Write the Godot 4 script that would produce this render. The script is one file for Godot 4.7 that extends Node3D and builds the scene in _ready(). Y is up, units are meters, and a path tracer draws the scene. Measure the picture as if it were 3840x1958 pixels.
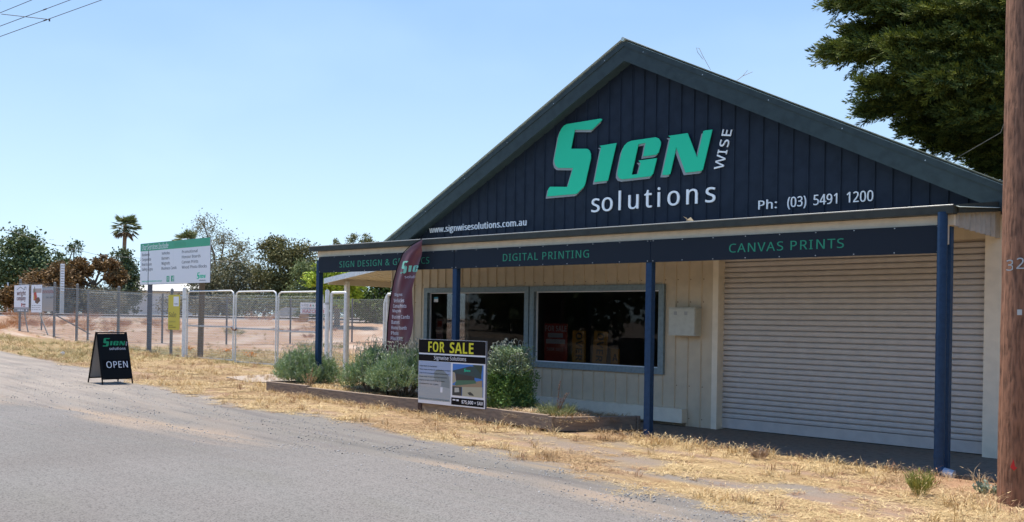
extends Node3D
# A sign shop with a dark gable and a verandah beside a country road, seen from across the road.
# World: x runs along the shop front, z comes out of it towards the road, y is up, metres.

const YAW := 42.767
const ROLL := 0.9
const FOCAL := 3450.0
const ZW := -12.3      # face of the shop wall
const ZF := -10.6      # line of the verandah posts

var used := {}
var M := {}
var rng := RandomNumberGenerator.new()
var fn := FastNoiseLite.new()
var fonts := {}

# ------------------------------------------------------------------ helpers
func numbered(n: String) -> String:
	if not used.has(n):
		used[n] = 0
		return n
	used[n] += 1
	return "%s_%03d" % [n, used[n]]

func tag(o: Node, label: String, category: String, group := "") -> void:
	o.set_meta("label", label)
	o.set_meta("category", category)
	if group:
		o.set_meta("group", group)

func thing(n: String, label: String, category: String, at := Vector3.ZERO, turn := 0.0, group := "") -> Node3D:
	var o := Node3D.new()
	o.name = numbered(n)
	add_child(o)
	o.position = at
	o.rotation_degrees.y = turn
	tag(o, label, category, group)
	return o

# a mesh given in the parent's own axes
func put(n: String, m: Mesh, mat: Material, parent: Node3D) -> MeshInstance3D:
	var o := MeshInstance3D.new()
	o.name = n
	o.mesh = m
	o.material_override = mat
	parent.add_child(o, true)
	return o

# a mesh given in world coordinates, under a parent that is not turned
func wput(n: String, m: Mesh, mat: Material, parent: Node3D) -> MeshInstance3D:
	var o := put(n, m, mat, parent)
	o.position = -parent.global_position
	return o

func struct(n: String, m: Mesh, mat: Material) -> MeshInstance3D:
	var o := MeshInstance3D.new()
	o.name = numbered(n)
	o.mesh = m
	o.material_override = mat
	add_child(o)
	o.set_meta("kind", "structure")
	return o

func lin(r: float, g: float, b: float) -> Color:
	return Color(r, g, b).linear_to_srgb()

func noise_tex(sd: int, freq: float, lo: float, hi: float, size := 256, kind := FastNoiseLite.TYPE_SIMPLEX_SMOOTH, octaves := 4, stretch := Vector2.ONE) -> ImageTexture:
	# a tileable grey noise between two levels, stored as sRGB so that LO and HI are linear factors
	var n := FastNoiseLite.new()
	n.seed = sd
	n.noise_type = kind
	n.frequency = freq
	n.fractal_octaves = octaves
	if kind == FastNoiseLite.TYPE_CELLULAR:
		n.cellular_return_type = FastNoiseLite.RETURN_CELL_VALUE
		n.fractal_type = FastNoiseLite.FRACTAL_NONE
	var im: Image
	if stretch == Vector2.ONE:
		im = n.get_seamless_image(size, size)
	else:
		im = n.get_seamless_image(int(size * stretch.x), int(size * stretch.y))
		im.resize(size, size)
	im.convert(Image.FORMAT_RGB8)
	var d := im.get_data()
	var lut := PackedByteArray()
	lut.resize(256)
	for i in 256:
		var v := lerpf(lo, hi, i / 255.0)
		lut[i] = int(clampf(Color(v, v, v).linear_to_srgb().r, 0, 1) * 255.0)
	for i in d.size():
		d[i] = lut[d[i]]
	return ImageTexture.create_from_image(Image.create_from_data(im.get_width(), im.get_height(), false, Image.FORMAT_RGB8, d))

func mat(n: String, c: Color, rough := 0.8, tex: Texture2D = null, scale := 1.0, metal := 0.0, spec := 0.5) -> StandardMaterial3D:
	var m := StandardMaterial3D.new()
	m.resource_name = n
	m.albedo_color = c
	m.roughness = rough
	m.metallic = metal
	m.metallic_specular = spec
	if tex:
		m.albedo_texture = tex
		m.uv1_triplanar = true
		m.uv1_world_triplanar = true
		m.uv1_scale = Vector3(scale, scale, scale)
	M[n] = m
	return m

func bump(m: StandardMaterial3D, tex: Texture2D, cm: float) -> void:
	m.heightmap_enabled = true
	m.heightmap_texture = tex
	m.heightmap_scale = cm

func st() -> SurfaceTool:
	var s := SurfaceTool.new()
	s.begin(Mesh.PRIMITIVE_TRIANGLES)
	return s

func tri(s: SurfaceTool, a: Vector3, b: Vector3, c: Vector3) -> void:
	s.add_vertex(a); s.add_vertex(b); s.add_vertex(c)

func quad(s: SurfaceTool, a: Vector3, b: Vector3, c: Vector3, d: Vector3) -> void:
	tri(s, a, b, c); tri(s, a, c, d)

# eight corners: p[0..3] the lower ring, p[4..7] the upper ring
func hexa(s: SurfaceTool, p: Array) -> void:
	quad(s, p[3], p[2], p[1], p[0]); quad(s, p[4], p[5], p[6], p[7])
	for k in 4:
		var j := (k + 1) % 4
		quad(s, p[k], p[j], p[4 + j], p[4 + k])

func box(s: SurfaceTool, x0: float, x1: float, y0: float, y1: float, z0: float, z1: float) -> void:
	hexa(s, [Vector3(x0, y0, z1), Vector3(x0, y0, z0), Vector3(x1, y0, z0), Vector3(x1, y0, z1), Vector3(x0, y1, z1), Vector3(x0, y1, z0), Vector3(x1, y1, z0), Vector3(x1, y1, z1)])

# a box whose ends are raised by dl (at x0) and dr (at x1)
func lean(s: SurfaceTool, x0: float, x1: float, y0: float, y1: float, z0: float, z1: float, dl: float, dr: float) -> void:
	hexa(s, [Vector3(x0, y0 + dl, z1), Vector3(x0, y0 + dl, z0), Vector3(x1, y0 + dr, z0), Vector3(x1, y0 + dr, z1), Vector3(x0, y1 + dl, z1), Vector3(x0, y1 + dl, z0), Vector3(x1, y1 + dr, z0), Vector3(x1, y1 + dr, z1)])

# a box with chamfered long edges along the axis from a to b
func bar(s: SurfaceTool, a: Vector3, b: Vector3, w: float, h: float, up := Vector3.UP, ch := 0.15) -> void:
	var d := (b - a).normalized()
	var side := d.cross(up)
	if side.length() < 0.01:
		side = d.cross(Vector3.BACK)
	side = side.normalized()
	var u := side.cross(d).normalized()
	var c := minf(w, h) * ch
	var ring := [Vector2(-w / 2 + c, -h / 2), Vector2(w / 2 - c, -h / 2), Vector2(w / 2, -h / 2 + c), Vector2(w / 2, h / 2 - c), Vector2(w / 2 - c, h / 2), Vector2(-w / 2 + c, h / 2), Vector2(-w / 2, h / 2 - c), Vector2(-w / 2, -h / 2 + c)]
	for k in 8:
		var p: Vector2 = ring[k]
		var q: Vector2 = ring[(k + 1) % 8]
		quad(s, a + side * p.x + u * p.y, a + side * q.x + u * q.y, b + side * q.x + u * q.y, b + side * p.x + u * p.y)
		tri(s, a, a + side * q.x + u * q.y, a + side * p.x + u * p.y)
		tri(s, b, b + side * p.x + u * p.y, b + side * q.x + u * q.y)

func tube(s: SurfaceTool, pts: Array, radii: Array, n := 8, smooth := true) -> void:
	var rings := []
	var up := Vector3(0.31, 0.17, 0.93)
	for i in pts.size():
		var d: Vector3 = (pts[mini(i + 1, pts.size() - 1)] - pts[maxi(i - 1, 0)]).normalized()
		var side := d.cross(up).normalized()
		var u := side.cross(d).normalized()
		var r: float = radii[mini(i, radii.size() - 1)]
		var ring := []
		for k in n:
			var a := TAU * k / n
			ring.append([pts[i] + (side * cos(a) + u * sin(a)) * r, side * cos(a) + u * sin(a)])
		rings.append(ring)
	for i in rings.size() - 1:
		for k in n:
			var j := (k + 1) % n
			var p: Array = rings[i][k]
			var q: Array = rings[i + 1][k]
			var flip: bool = (rings[i][j][0] - p[0]).cross(q[0] - p[0]).dot(p[1]) < 0
			var order := [p, q, rings[i + 1][j], p, rings[i + 1][j], rings[i][j]]
			if flip:
				order = [p, rings[i + 1][j], q, p, rings[i][j], rings[i + 1][j]]
			for v in order:
				if smooth:
					s.set_normal(v[1])
				s.add_vertex(v[0])
	for e in [0, rings.size() - 1]:
		var nrm: Vector3 = (pts[e] - pts[1 if e == 0 else e - 1]).normalized()
		for k in n:
			var a: Vector3 = rings[e][k][0]
			var b: Vector3 = rings[e][(k + 1) % n][0]
			var fan := [a, b, pts[e]]
			if (pts[e] - a).cross(b - a).dot(nrm) < 0:
				fan = [b, a, pts[e]]
			for v in fan:
				if smooth:
					s.set_normal(nrm)
				s.add_vertex(v)

func one_box(x0: float, x1: float, y0: float, y1: float, z0: float, z1: float) -> ArrayMesh:
	var s := st()
	box(s, x0, x1, y0, y1, z0, z1)
	return s.commit()

func one_bar(a: Vector3, b: Vector3, w: float, h: float, up := Vector3.UP, ch := 0.15) -> ArrayMesh:
	var s := st()
	bar(s, a, b, w, h, up, ch)
	return s.commit()

func one_tube(pts: Array, radii: Array, n := 8) -> ArrayMesh:
	var s := st()
	tube(s, pts, radii, n)
	return s.commit()

func extrude(s: SurfaceTool, poly: PackedVector2Array, z0: float, z1: float) -> void:
	var idx := Geometry2D.triangulate_polygon(poly)
	for k in range(0, idx.size(), 3):
		for z in [z0, z1]:
			tri(s, Vector3(poly[idx[k]].x, poly[idx[k]].y, z), Vector3(poly[idx[k + 1]].x, poly[idx[k + 1]].y, z), Vector3(poly[idx[k + 2]].x, poly[idx[k + 2]].y, z))
	for k in poly.size():
		var p := poly[k]
		var q := poly[(k + 1) % poly.size()]
		quad(s, Vector3(p.x, p.y, z0), Vector3(q.x, q.y, z0), Vector3(q.x, q.y, z1), Vector3(p.x, p.y, z1))

func font(kind: String, spacing := 0.0) -> Font:
	var key := "%s%.1f" % [kind, spacing]
	if fonts.has(key):
		return fonts[key]
	var f := SystemFont.new()
	f.font_names = PackedStringArray(["Droid Serif" if kind.begins_with("serif") else "Droid Sans"])
	f.font_weight = 700 if kind.ends_with("bold") else 400
	var v := FontVariation.new()
	v.base_font = f
	v.spacing_glyph = int(spacing)
	fonts[key] = v
	return v

# lettering whose ink fills x0..x1, y0..y1 on the plane z, facing +z; AT turns it into the parent's axes
func words(t: String, x0: float, x1: float, y0: float, y1: float, z: float, depth := 0.004, kind := "sans", spacing := 0.0, at := Transform3D(), slant := 0.0) -> ArrayMesh:
	var m := TextMesh.new()
	m.text = t
	m.font = font(kind, spacing)
	m.font_size = 48
	m.pixel_size = 0.01
	m.depth = 0.05
	m.curve_step = 1.0
	var a := m.surface_get_arrays(0)
	var v: PackedVector3Array = a[Mesh.ARRAY_VERTEX]
	var lo := v[0]
	var hi := v[0]
	for p in v:
		lo = lo.min(p)
		hi = hi.max(p)
	var ix: PackedInt32Array = a[Mesh.ARRAY_INDEX]
	var o := PackedVector3Array()
	o.resize(v.size())
	for k in v.size():
		var p := (v[k] - lo) / (hi - lo)
		o[k] = at * Vector3(lerpf(x0, x1, p.x) + slant * (y1 - y0) * p.y, lerpf(y0, y1, p.y), z + p.z * depth)
	return raw(o, ix)

# the same, every character a part of its own
func letters(t: String, x0: float, x1: float, y0: float, y1: float, z: float, depth: float, spacing: float, material: Material, parent: Node3D, at := Transform3D()) -> void:
	var f := font("sans", spacing)
	var all := []
	var lo := Vector3(1e9, 1e9, 1e9)
	var hi := -lo
	for k in t.length():
		if t[k] == " ":
			continue
		var m := TextMesh.new()
		m.text = t[k]
		m.font = f
		m.font_size = 48
		m.pixel_size = 0.01
		m.depth = 0.05
		m.curve_step = 1.0
		m.horizontal_alignment = HORIZONTAL_ALIGNMENT_LEFT
		var a := m.surface_get_arrays(0)
		var v: PackedVector3Array = a[Mesh.ARRAY_VERTEX]
		var dx := f.get_string_size(t.substr(0, k), HORIZONTAL_ALIGNMENT_LEFT, -1, 48).x * 0.01
		for i in v.size():
			v[i].x += dx
			lo = lo.min(v[i])
			hi = hi.max(v[i])
		all.append([v, a[Mesh.ARRAY_INDEX]])
	for q in all:
		var o := PackedVector3Array()
		for p in q[0]:
			var e: Vector3 = (p - lo) / (hi - lo)
			o.append(at * Vector3(lerpf(x0, x1, e.x), lerpf(y0, y1, e.y), z + e.z * depth))
		wput("letter", raw(o, q[1]), material, parent)

func raw(v: PackedVector3Array, ix := PackedInt32Array(), col := PackedColorArray(), nor := PackedVector3Array()) -> ArrayMesh:
	var arr := []
	arr.resize(Mesh.ARRAY_MAX)
	arr[Mesh.ARRAY_VERTEX] = v
	if ix.size():
		arr[Mesh.ARRAY_INDEX] = ix
	if col.size():
		arr[Mesh.ARRAY_COLOR] = col
	if nor.size():
		arr[Mesh.ARRAY_NORMAL] = nor
	var m := ArrayMesh.new()
	m.add_surface_from_arrays(Mesh.PRIMITIVE_TRIANGLES, arr)
	return m

func lerp_table(x: float, xs: Array, ys: Array) -> float:
	if x <= xs[0]:
		return ys[0]
	for k in range(1, xs.size()):
		if x <= xs[k]:
			return lerpf(ys[k - 1], ys[k], (x - xs[k - 1]) / (xs[k] - xs[k - 1]))
	return ys[-1]

# ------------------------------------------------------------------ the lie of the land
const HX := [0, 4, 8, 14, 20, 26, 31, 34, 38.5, 60]
const HY := [-0.02, 0.0, 0.04, 0.13, 0.28, 0.36, 0.52, 0.65, 0.87, 1.30]

func height(x: float, z: float) -> float:
	var away := -(0.679 * x + 0.734 * z)
	var h := lerp_table(-x, HX, HY)
	h = lerpf(h, 1.38, smoothstep(35.0, 50.0, away))
	if z < -10.3 and x > -15.2 and x < -2.5:
		h = minf(h, lerpf(h, -0.06, smoothstep(-10.3, -10.75, z)))
	return h

func surf(x: float, z: float) -> float:      # the ground with its small unevenness
	var y := height(x, z)
	if absf(x) < 40 and z > -14 and z < -4:
		y += 0.012 * fn.get_noise_2d(x * 150, z * 150) + 0.006 * fn.get_noise_2d(x * 600, z * 600)
	return y

func road_edge(x: float) -> float:
	return lerp_table(x, [-60, -30, -16, -13.5, -10, -8.4, -6.3, -4.0, -1.0, 8.0], [-3.9, -4.6, -5.25, -5.68, -6.12, -6.5, -6.68, -6.35, -5.6, -4.5]) + 0.10 * fn.get_noise_2d(x * 60, 10) + 0.05 * fn.get_noise_2d(x * 300, 40)

func grass_edge(x: float) -> float:
	return lerp_table(x, [-60, -30, -22, -20, -17, -13.5, -10.2, -7.8, -6.6, -5.7, -4.7, -3.3, -1.0, 8.0], [-8.6, -9.6, -9.3, -8.75, -8.4, -8.15, -8.21, -8.0, -7.86, -7.52, -7.3, -7.1, -6.8, -5.5]) + 0.22 * fn.get_noise_2d(x * 40, 300) + 0.07 * fn.get_noise_2d(x * 240, 77)

func mixc(a: Color, b: Color, t: float) -> Color:
	return a.lerp(b, clampf(t, 0, 1))

const C_STRAW := Color(0.39, 0.285, 0.16)
const C_STRAW2 := Color(0.31, 0.21, 0.11)
const C_SOIL := Color(0.33, 0.225, 0.155)
const C_GRAVEL := Color(0.225, 0.21, 0.192)
const C_SAND := Color(0.35, 0.275, 0.21)
const C_RED := Color(0.36, 0.24, 0.17)
const C_GREEN := Color(0.15, 0.15, 0.06)
const C_ASPH := Color(0.212, 0.202, 0.190)

func bare(x: float, z: float) -> float:      # where gravel has been driven up onto the verge
	var n := fn.get_noise_2d(x * 160 + 31, z * 160)
	return maxf(smoothstep(0.95, 0.35, Vector2((x + 4.5) * 0.8, (z + 8.1) * 1.5).length() + n), smoothstep(1.2, 0.4, Vector2((x + 7.0) * 0.6, (z + 8.9) * 1.6).length() + n * 1.3) * 0.7)

func ground_colour(x: float, z: float) -> Color:
	var n1 := fn.get_noise_2d(x * 22, z * 22)
	var n2 := fn.get_noise_2d(x * 130 + 400, z * 130)
	var n3 := fn.get_noise_2d(x * 520, z * 520 + 90)
	var c := mixc(C_STRAW, C_STRAW2, 0.5 + n1 * 1.2 + n3 * 0.5)
	c = mixc(c, C_SOIL, smoothstep(0.0, 0.35, n2 + n1 * 0.5))
	c = mixc(c, C_GRAVEL, bare(x, z) * 0.9)
	c = mixc(c, Color(0.38, 0.23, 0.14), smoothstep(1.1, 0.5, Vector2(x + 2.9, z + 9.75).length() + n2))
	var ge := grass_edge(x)
	# the gravel shoulder between road and grass, with sand washed into it
	var g := mixc(C_GRAVEL, C_SAND, smoothstep(-0.05, 0.35, n2 * 0.7 + n1 * 0.8) * 0.25)
	if x < -11.0:
		g = mixc(g, Color(0.335, 0.295, 0.255), smoothstep(-11.0, -18.0, x) * (0.75 + n2))
	var worn := z - road_edge(x) + 0.55 + 0.12 * n1
	g = mixc(g, Color(0.145, 0.14, 0.132), smoothstep(0.35, 0.0, absf(worn)) * smoothstep(-11.0, -8.5, x) * smoothstep(-4.2, -5.5, x) * (0.55 + n2))
	g = mixc(g, Color(g.r * 0.75, g.g * 0.75, g.b * 0.77), n3 * 1.5)
	c = mixc(c, g, smoothstep(-0.22, 0.12, z - ge + n2 * 0.35 + n3 * 0.2))
	# sand along the edge of the asphalt
	var e := z - road_edge(x)
	c = mixc(c, C_SAND, smoothstep(-0.1, 0.3, n1 * 0.6 + n2 * 0.6 + 0.12) * smoothstep(-0.45, -0.08, e + n2 * 0.3) * 0.8)
	# red dirt of the yard behind the fences
	var away := -(0.679 * x + 0.734 * z)
	if z < -13.0 or away > 33.0:
		var green := mixc(C_STRAW, C_GREEN, 0.45 + n2 * 1.4 + n1)
		c = mixc(green, C_RED, smoothstep(29.5, 32.5, away + n1 * 2.5 + n2 * 1.5))
		c = mixc(c, Color(0.46, 0.37, 0.30), smoothstep(0.05, 0.45, n3 + n2) * smoothstep(29.0, 34.0, away))
		c = mixc(c, Color(0.30, 0.21, 0.12), smoothstep(52.0, 57.0, away))
	elif z < -9.6 and x < -17.0:
		c = mixc(c, mixc(C_GREEN, C_STRAW, 0.45), smoothstep(0.0, 0.5, n1 * 1.3 + n2 * 0.7) * 0.7)
	return c

func road_colour(x: float, z: float) -> Color:
	var e: float = z - road_edge(x)
	var n1 := fn.get_noise_2d(x * 25, z * 25)
	var n2 := fn.get_noise_2d(x * 140, z * 140)
	var n3 := fn.get_noise_2d(x * 900, z * 900)
	var a := mixc(C_ASPH, Color(0.185, 0.175, 0.163), 0.4 + n1 * 1.4 + n3 * 0.6)
	return mixc(a, C_SAND, smoothstep(0.42, 0.05, e + n2 * 0.5 - n1 * 0.3) * clampf(0.35 + n1 * 1.2, 0.05, 0.6))

func axis(parts: Array) -> PackedFloat32Array:
	# parts: [start, end, step] runs, joined
	var o := PackedFloat32Array()
	for p in parts:
		var n := int(round((p[1] - p[0]) / p[2]))
		for k in n:
			o.append(p[0] + (p[1] - p[0]) * k / n)
	o.append(parts[-1][1])
	return o

func sheet(xs: PackedFloat32Array, zs: PackedFloat32Array, lift: float, is_road: bool) -> ArrayMesh:
	var v := PackedVector3Array()
	var c := PackedColorArray()
	var ix := PackedInt32Array()
	var nz := zs.size()
	for x in xs:
		for z0 in zs:
			var z: float = road_edge(x) + z0 if is_road else z0
			var y := height(x, z) + lift
			if not is_road:
				y = surf(x, z)
			v.append(Vector3(x, y, z))
			c.append(road_colour(x, z) if is_road else ground_colour(x, z))
	for i in xs.size() - 1:
		for k in nz - 1:
			var a := i * nz + k
			ix.append_array([a, a + nz, a + nz + 1, a, a + nz + 1, a + 1])
	var s := SurfaceTool.new()
	s.create_from_arrays(raw(v, ix, c).surface_get_arrays(0))
	s.generate_normals()
	return s.commit()

func build_ground() -> void:
	var ground_mat := mat("ground_grain", Color.WHITE, 0.95, noise_tex(5, 0.09, 0.62, 1.28, 512, FastNoiseLite.TYPE_SIMPLEX_SMOOTH, 5), 0.9)
	ground_mat.vertex_color_use_as_albedo = true
	ground_mat.metallic_specular = 0.2
	bump(ground_mat, noise_tex(6, 0.12, 0, 1, 512), 1.6)
	var xs := axis([[-700, -130, 60], [-130, -46, 2.0], [-46, -24, 0.3], [-24, -1, 0.085], [-1, 20, 1.0], [20, 500, 60]])
	var zs := axis([[-700, -70, 60], [-70, -32, 1.5], [-32, -14, 0.35], [-14, -4.6, 0.085], [-4.6, 30, 2.5], [30, 500, 60]])
	struct("ground", sheet(xs, zs, 0.0, false), ground_mat)

	var road_mat := mat("asphalt", Color.WHITE, 0.9, noise_tex(15, 0.22, 0.55, 1.42, 512, FastNoiseLite.TYPE_CELLULAR), 0.8)
	road_mat.vertex_color_use_as_albedo = true
	road_mat.metallic_specular = 0.25
	bump(road_mat, noise_tex(16, 0.2, 0, 1, 512), 0.8)
	var us := axis([[0.0, 1.6, 0.09], [1.6, 8.0, 0.4], [8.0, 14.0, 3.0]])
	var rx := axis([[-130, -30, 2.0], [-30, 1, 0.12], [1, 30, 2.0]])
	struct("road", sheet(rx, us, 0.012, true), road_mat)

	# loose stones along the shoulder and the road edge
	var stone := st()
	var r := RandomNumberGenerator.new()
	r.seed = 3
	var pts := []
	for k in 9:
		pts.append(Vector3(r.randf_range(-1, 1), r.randf_range(-0.5, 0.6), r.randf_range(-1, 1)).normalized() * r.randf_range(0.7, 1.0))
	var hull := SphereMesh.new()
	hull.radial_segments = 6
	hull.rings = 3
	hull.radius = 1.0
	hull.height = 1.4
	var where := []
	var cols := []
	var spots := 0
	while spots < 11000:
		var x := -1.5 - 22.0 * pow(r.randf(), 1.35)
		var z0 := road_edge(x)
		var z1 := grass_edge(x)
		var t := r.randf()
		var z := lerpf(z1 - 0.15, z0 + 0.25, t)
		if r.randf() < 0.07:
			z = z0 + r.randf() * 1.2
		if fn.get_noise_2d(x * 60, z * 90) < -0.1 and r.randf() < 0.75:
			continue
		var size := 0.0035 + 0.008 * pow(r.randf(), 3.5)
		where.append(Transform3D(Basis.from_euler(Vector3(r.randf() * 6, r.randf() * 6, r.randf() * 6)).scaled(Vector3(size, size, size)), Vector3(x, height(x, z) + 0.013 if z > z0 else surf(x, z) + 0.001, z)))
		var v := r.randf_range(0.20, 0.46)
		cols.append(Color(v * 1.02, v * 0.99, v * 0.96) if r.randf() > 0.004 else Color(0.07, 0.068, 0.065))
		spots += 1
	scatter("gravel", hull, where, cols, mat("stone", Color.WHITE, 0.9), "grey and pale loose gravel along the road shoulder", "gravel")

func scatter(n: String, m: Mesh, where: Array, cols: Array, material: StandardMaterial3D, label: String, category: String, parent: Node3D = null) -> MultiMeshInstance3D:
	material.vertex_color_use_as_albedo = true
	var mm := MultiMesh.new()
	mm.transform_format = MultiMesh.TRANSFORM_3D
	mm.use_colors = true
	mm.mesh = m
	mm.instance_count = where.size()
	for k in where.size():
		mm.set_instance_transform(k, where[k])
		mm.set_instance_color(k, cols[k])
	var o := MultiMeshInstance3D.new()
	o.name = numbered(n) if parent == null else n
	o.multimesh = mm
	o.material_override = material
	o.set_meta("kind", "stuff")
	if parent == null:
		add_child(o)
		o.set_meta("label", label)
		o.set_meta("category", category)
	else:
		parent.add_child(o, true)
	return o

# a tuft of bent blades; every blade is three triangles
func tuft(sd: int, blades: int, spread: float, lo: float, hi: float, flat_: float, upright: float, width: float, heads := 0.0) -> ArrayMesh:
	var r := RandomNumberGenerator.new()
	r.seed = sd
	var v := PackedVector3Array()
	for k in blades:
		var a := r.randf() * TAU
		var base := Vector3(cos(a), 0, sin(a)) * spread * sqrt(r.randf())
		var out := r.randf() * TAU
		var el := deg_to_rad(r.randf_range(flat_, upright))
		var dir := Vector3(cos(out) * cos(el), sin(el), sin(out) * cos(el))
		var l := r.randf_range(lo, hi)
		var side := dir.cross(Vector3.UP).normalized() * width * r.randf_range(0.6, 1.3)
		var mid := base + dir * l * 0.55
		var tip := mid + (dir * 0.6 + Vector3(cos(out), -0.45, sin(out)) * 0.45).normalized() * l * 0.5
		v.append_array([base - side, base + side, mid + side * 0.7, base - side, mid + side * 0.7, mid - side * 0.7, mid - side * 0.7, mid + side * 0.7, tip])
		if r.randf() < heads:
			var up := (tip - mid).normalized()
			v.append_array([tip - side * 2.2, tip + side * 2.2, tip + up * l * 0.22])
	return raw(v)

func build_grass() -> void:
	var r := RandomNumberGenerator.new()
	r.seed = 11
	var blade := mat("dry_blade", Color.WHITE, 0.75)
	blade.backlight_enabled = true
	blade.backlight = Color(0.35, 0.3, 0.2)
	var mats := [tuft(1, 24, 0.08, 0.05, 0.12, 0, 14, 0.0026), tuft(2, 24, 0.09, 0.06, 0.14, 0, 10, 0.0024), tuft(3, 20, 0.07, 0.03, 0.08, 3, 32, 0.0028)]
	var ups := [tuft(4, 14, 0.04, 0.08, 0.20, 40, 85, 0.0022, 0.5), tuft(5, 18, 0.05, 0.06, 0.16, 30, 80, 0.0024, 0.4)]
	var sets := [[], [], [], [], []]
	var tints := [[], [], [], [], []]
	# the verge between the shoulder and the planter
	var n := 0
	while n < 16000:
		var x := -1.2 - 23.0 * r.randf()
		var z := r.randf_range(-12.6 if x < -16.0 else -10.5, -5.9)
		var ge := grass_edge(x)
		if z > ge + 0.35 * (r.randf() - 0.2) + 0.15 * fn.get_noise_2d(x * 200, z * 200):
			continue
		if x < -7.6 and x > -15.5 and z < -9.8:
			continue
		if x > -7.7 and z < -10.30:
			continue
		var patch := fn.get_noise_2d(x * 70, z * 70) + 0.5 * fn.get_noise_2d(x * 20 + 90, z * 20)
		if bare(x, z) > 0.3 and r.randf() < 0.9:
			continue
		if Vector2(x + 2.9, z + 9.75).length() < 0.8 and r.randf() < 0.6:
			continue
		if patch > -0.02 and r.randf() < 0.9:
			continue
		var k := r.randi() % 3
		if r.randf() < 0.012 + (0.035 if z < -9.3 else 0.0) + (0.10 if fn.get_noise_2d(x * 45, z * 45 + 60) > 0.28 else 0.0):
			k = 3 + r.randi() % 2
		var sc := r.randf_range(0.7, 1.35)
		sets[k].append(Transform3D(Basis(Vector3.UP, r.randf() * TAU).scaled(Vector3(sc, sc * r.randf_range(0.7, 1.2), sc)), Vector3(x, surf(x, z) + 0.002, z)))
		tints[k].append(straw(r, x, z))
		n += 1
	# the strip against the planter and the posts stands higher
	for i in 420:
		var x := r.randf_range(-15.6, -2.6)
		var z := -9.74 + absf(r.randfn(0, 0.14)) if x < -8.3 else r.randf_range(-10.45, -10.1)
		var k := 3 + r.randi() % 2
		var sc := r.randf_range(0.4, 0.9)
		sets[k].append(Transform3D(Basis(Vector3.UP, r.randf() * TAU).scaled(Vector3(sc, sc, sc)), Vector3(x, height(x, z), z)))
		tints[k].append(straw(r, x, z))
	# the lawn by the fences and the yard behind the gates
	for i in 24000:
		var x := r.randf_range(-46, -15.5)
		var z := r.randf_range(-22.0, -8.8)
		if z > grass_edge(x) or (x > -24 and z > -12.6):
			continue
		var away := -(0.679 * x + 0.734 * z)
		if away > 31.5 + 3.0 * fn.get_noise_2d(x * 30, z * 30) and r.randf() < 0.93 and z < -12.0:
			continue
		var k := r.randi() % 5
		var sc := r.randf_range(0.8, 1.6)
		sets[k].append(Transform3D(Basis(Vector3.UP, r.randf() * TAU).scaled(Vector3(sc, sc * 0.8, sc)), Vector3(x, height(x, z), z)))
		var c := straw(r, x, z)
		if fn.get_noise_2d(x * 40, z * 40 + 500) > -0.12:
			c = c.lerp(Color(0.22, 0.23, 0.075), r.randf_range(0.2, 0.75))
		tints[k].append(c)
	for k in 5:
		var labels := ["flattened dry straw grass matted over the verge", "bleached straw lying on the verge between road and planter", "short dry grass spread over the verge and yard", "taller dry grass stalks with seed heads along the verge", "thin standing dry grass tufts along the planter and fence"]
		scatter("dry_grass", (mats + ups)[k], sets[k], tints[k], blade, labels[k], "grass")

func straw(r: RandomNumberGenerator, x: float, z: float) -> Color:
	var t := r.randf()
	var c := Color(0.68, 0.535, 0.29).lerp(Color(0.45, 0.315, 0.15), t)
	if r.randf() < 0.12:
		c = Color(0.30, 0.16, 0.085)
	if fn.get_noise_2d(x * 35 + 700, z * 35) > 0.2:
		c = c.lerp(Color(0.34, 0.20, 0.11), 0.5)
	return c

# ------------------------------------------------------------------ the shop
const SEAM := 0.2335
const APEX := Vector2(-8.77, 6.115)
const PITCH := 0.5025

func vy(x: float) -> float:          # the verandah edge falls slightly towards the downpipe
	return -0.0044 * (x + 9.1)

const LOGO := {
	"S": [-10.112, 4.989, -9.389, 4.985, -9.35, 4.974, -9.357, 4.953, -9.56, 4.822, -9.932, 4.87, -10.006, 4.553, -9.66, 4.513, -9.606, 4.482, -9.576, 4.415, -9.575, 4.345, -9.684, 3.936, -9.709, 3.882, -9.86, 3.775, -9.896, 3.768, -10.532, 3.776, -10.503, 3.908, -10.465, 3.941, -10.072, 3.904, -9.955, 4.216, -10.292, 4.253, -10.35, 4.299, -10.379, 4.374, -10.375, 4.432, -10.289, 4.811, -10.24, 4.913, -10.176, 4.969],
	"I": [-9.393, 4.531, -9.046, 4.537, -9.21, 3.935, -9.493, 3.933, -9.37, 4.462, -9.357, 4.502],
	"G": [-8.741, 4.538, -8.277, 4.537, -8.214, 4.507, -8.179, 4.451, -8.181, 4.405, -8.218, 4.291, -8.264, 4.259, -8.515, 4.258, -8.468, 4.471, -8.609, 4.466, -8.733, 3.983, -8.608, 3.985, -8.558, 4.153, -8.601, 4.2, -8.249, 4.202, -8.316, 3.966, -8.36, 3.926, -8.91, 3.927, -8.977, 3.948, -9.015, 3.999, -9.013, 4.067, -8.936, 4.385, -8.888, 4.474, -8.822, 4.521],
	"N": [-8.041, 4.529, -7.69, 4.529, -7.514, 4.13, -7.412, 4.523, -7.376, 4.53, -7.258, 4.527, -7.412, 3.935, -7.445, 3.92, -7.716, 3.921, -7.892, 4.332, -7.995, 3.928, -8.041, 3.917, -8.144, 3.927, -8.013, 4.463, -8.001, 4.498],
}

func logo_poly(letter: String, x0 := -10.532, y0 := 3.768, scale := 1.0, dx := 0.0, dy := 0.0) -> PackedVector2Array:
	var a: Array = LOGO[letter]
	var o := PackedVector2Array()
	for k in range(0, a.size(), 2):
		o.append(Vector2(x0 + (a[k] + 10.532) * scale + dx, y0 + (a[k + 1] - 3.768) * scale + dy))
	return o

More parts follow.
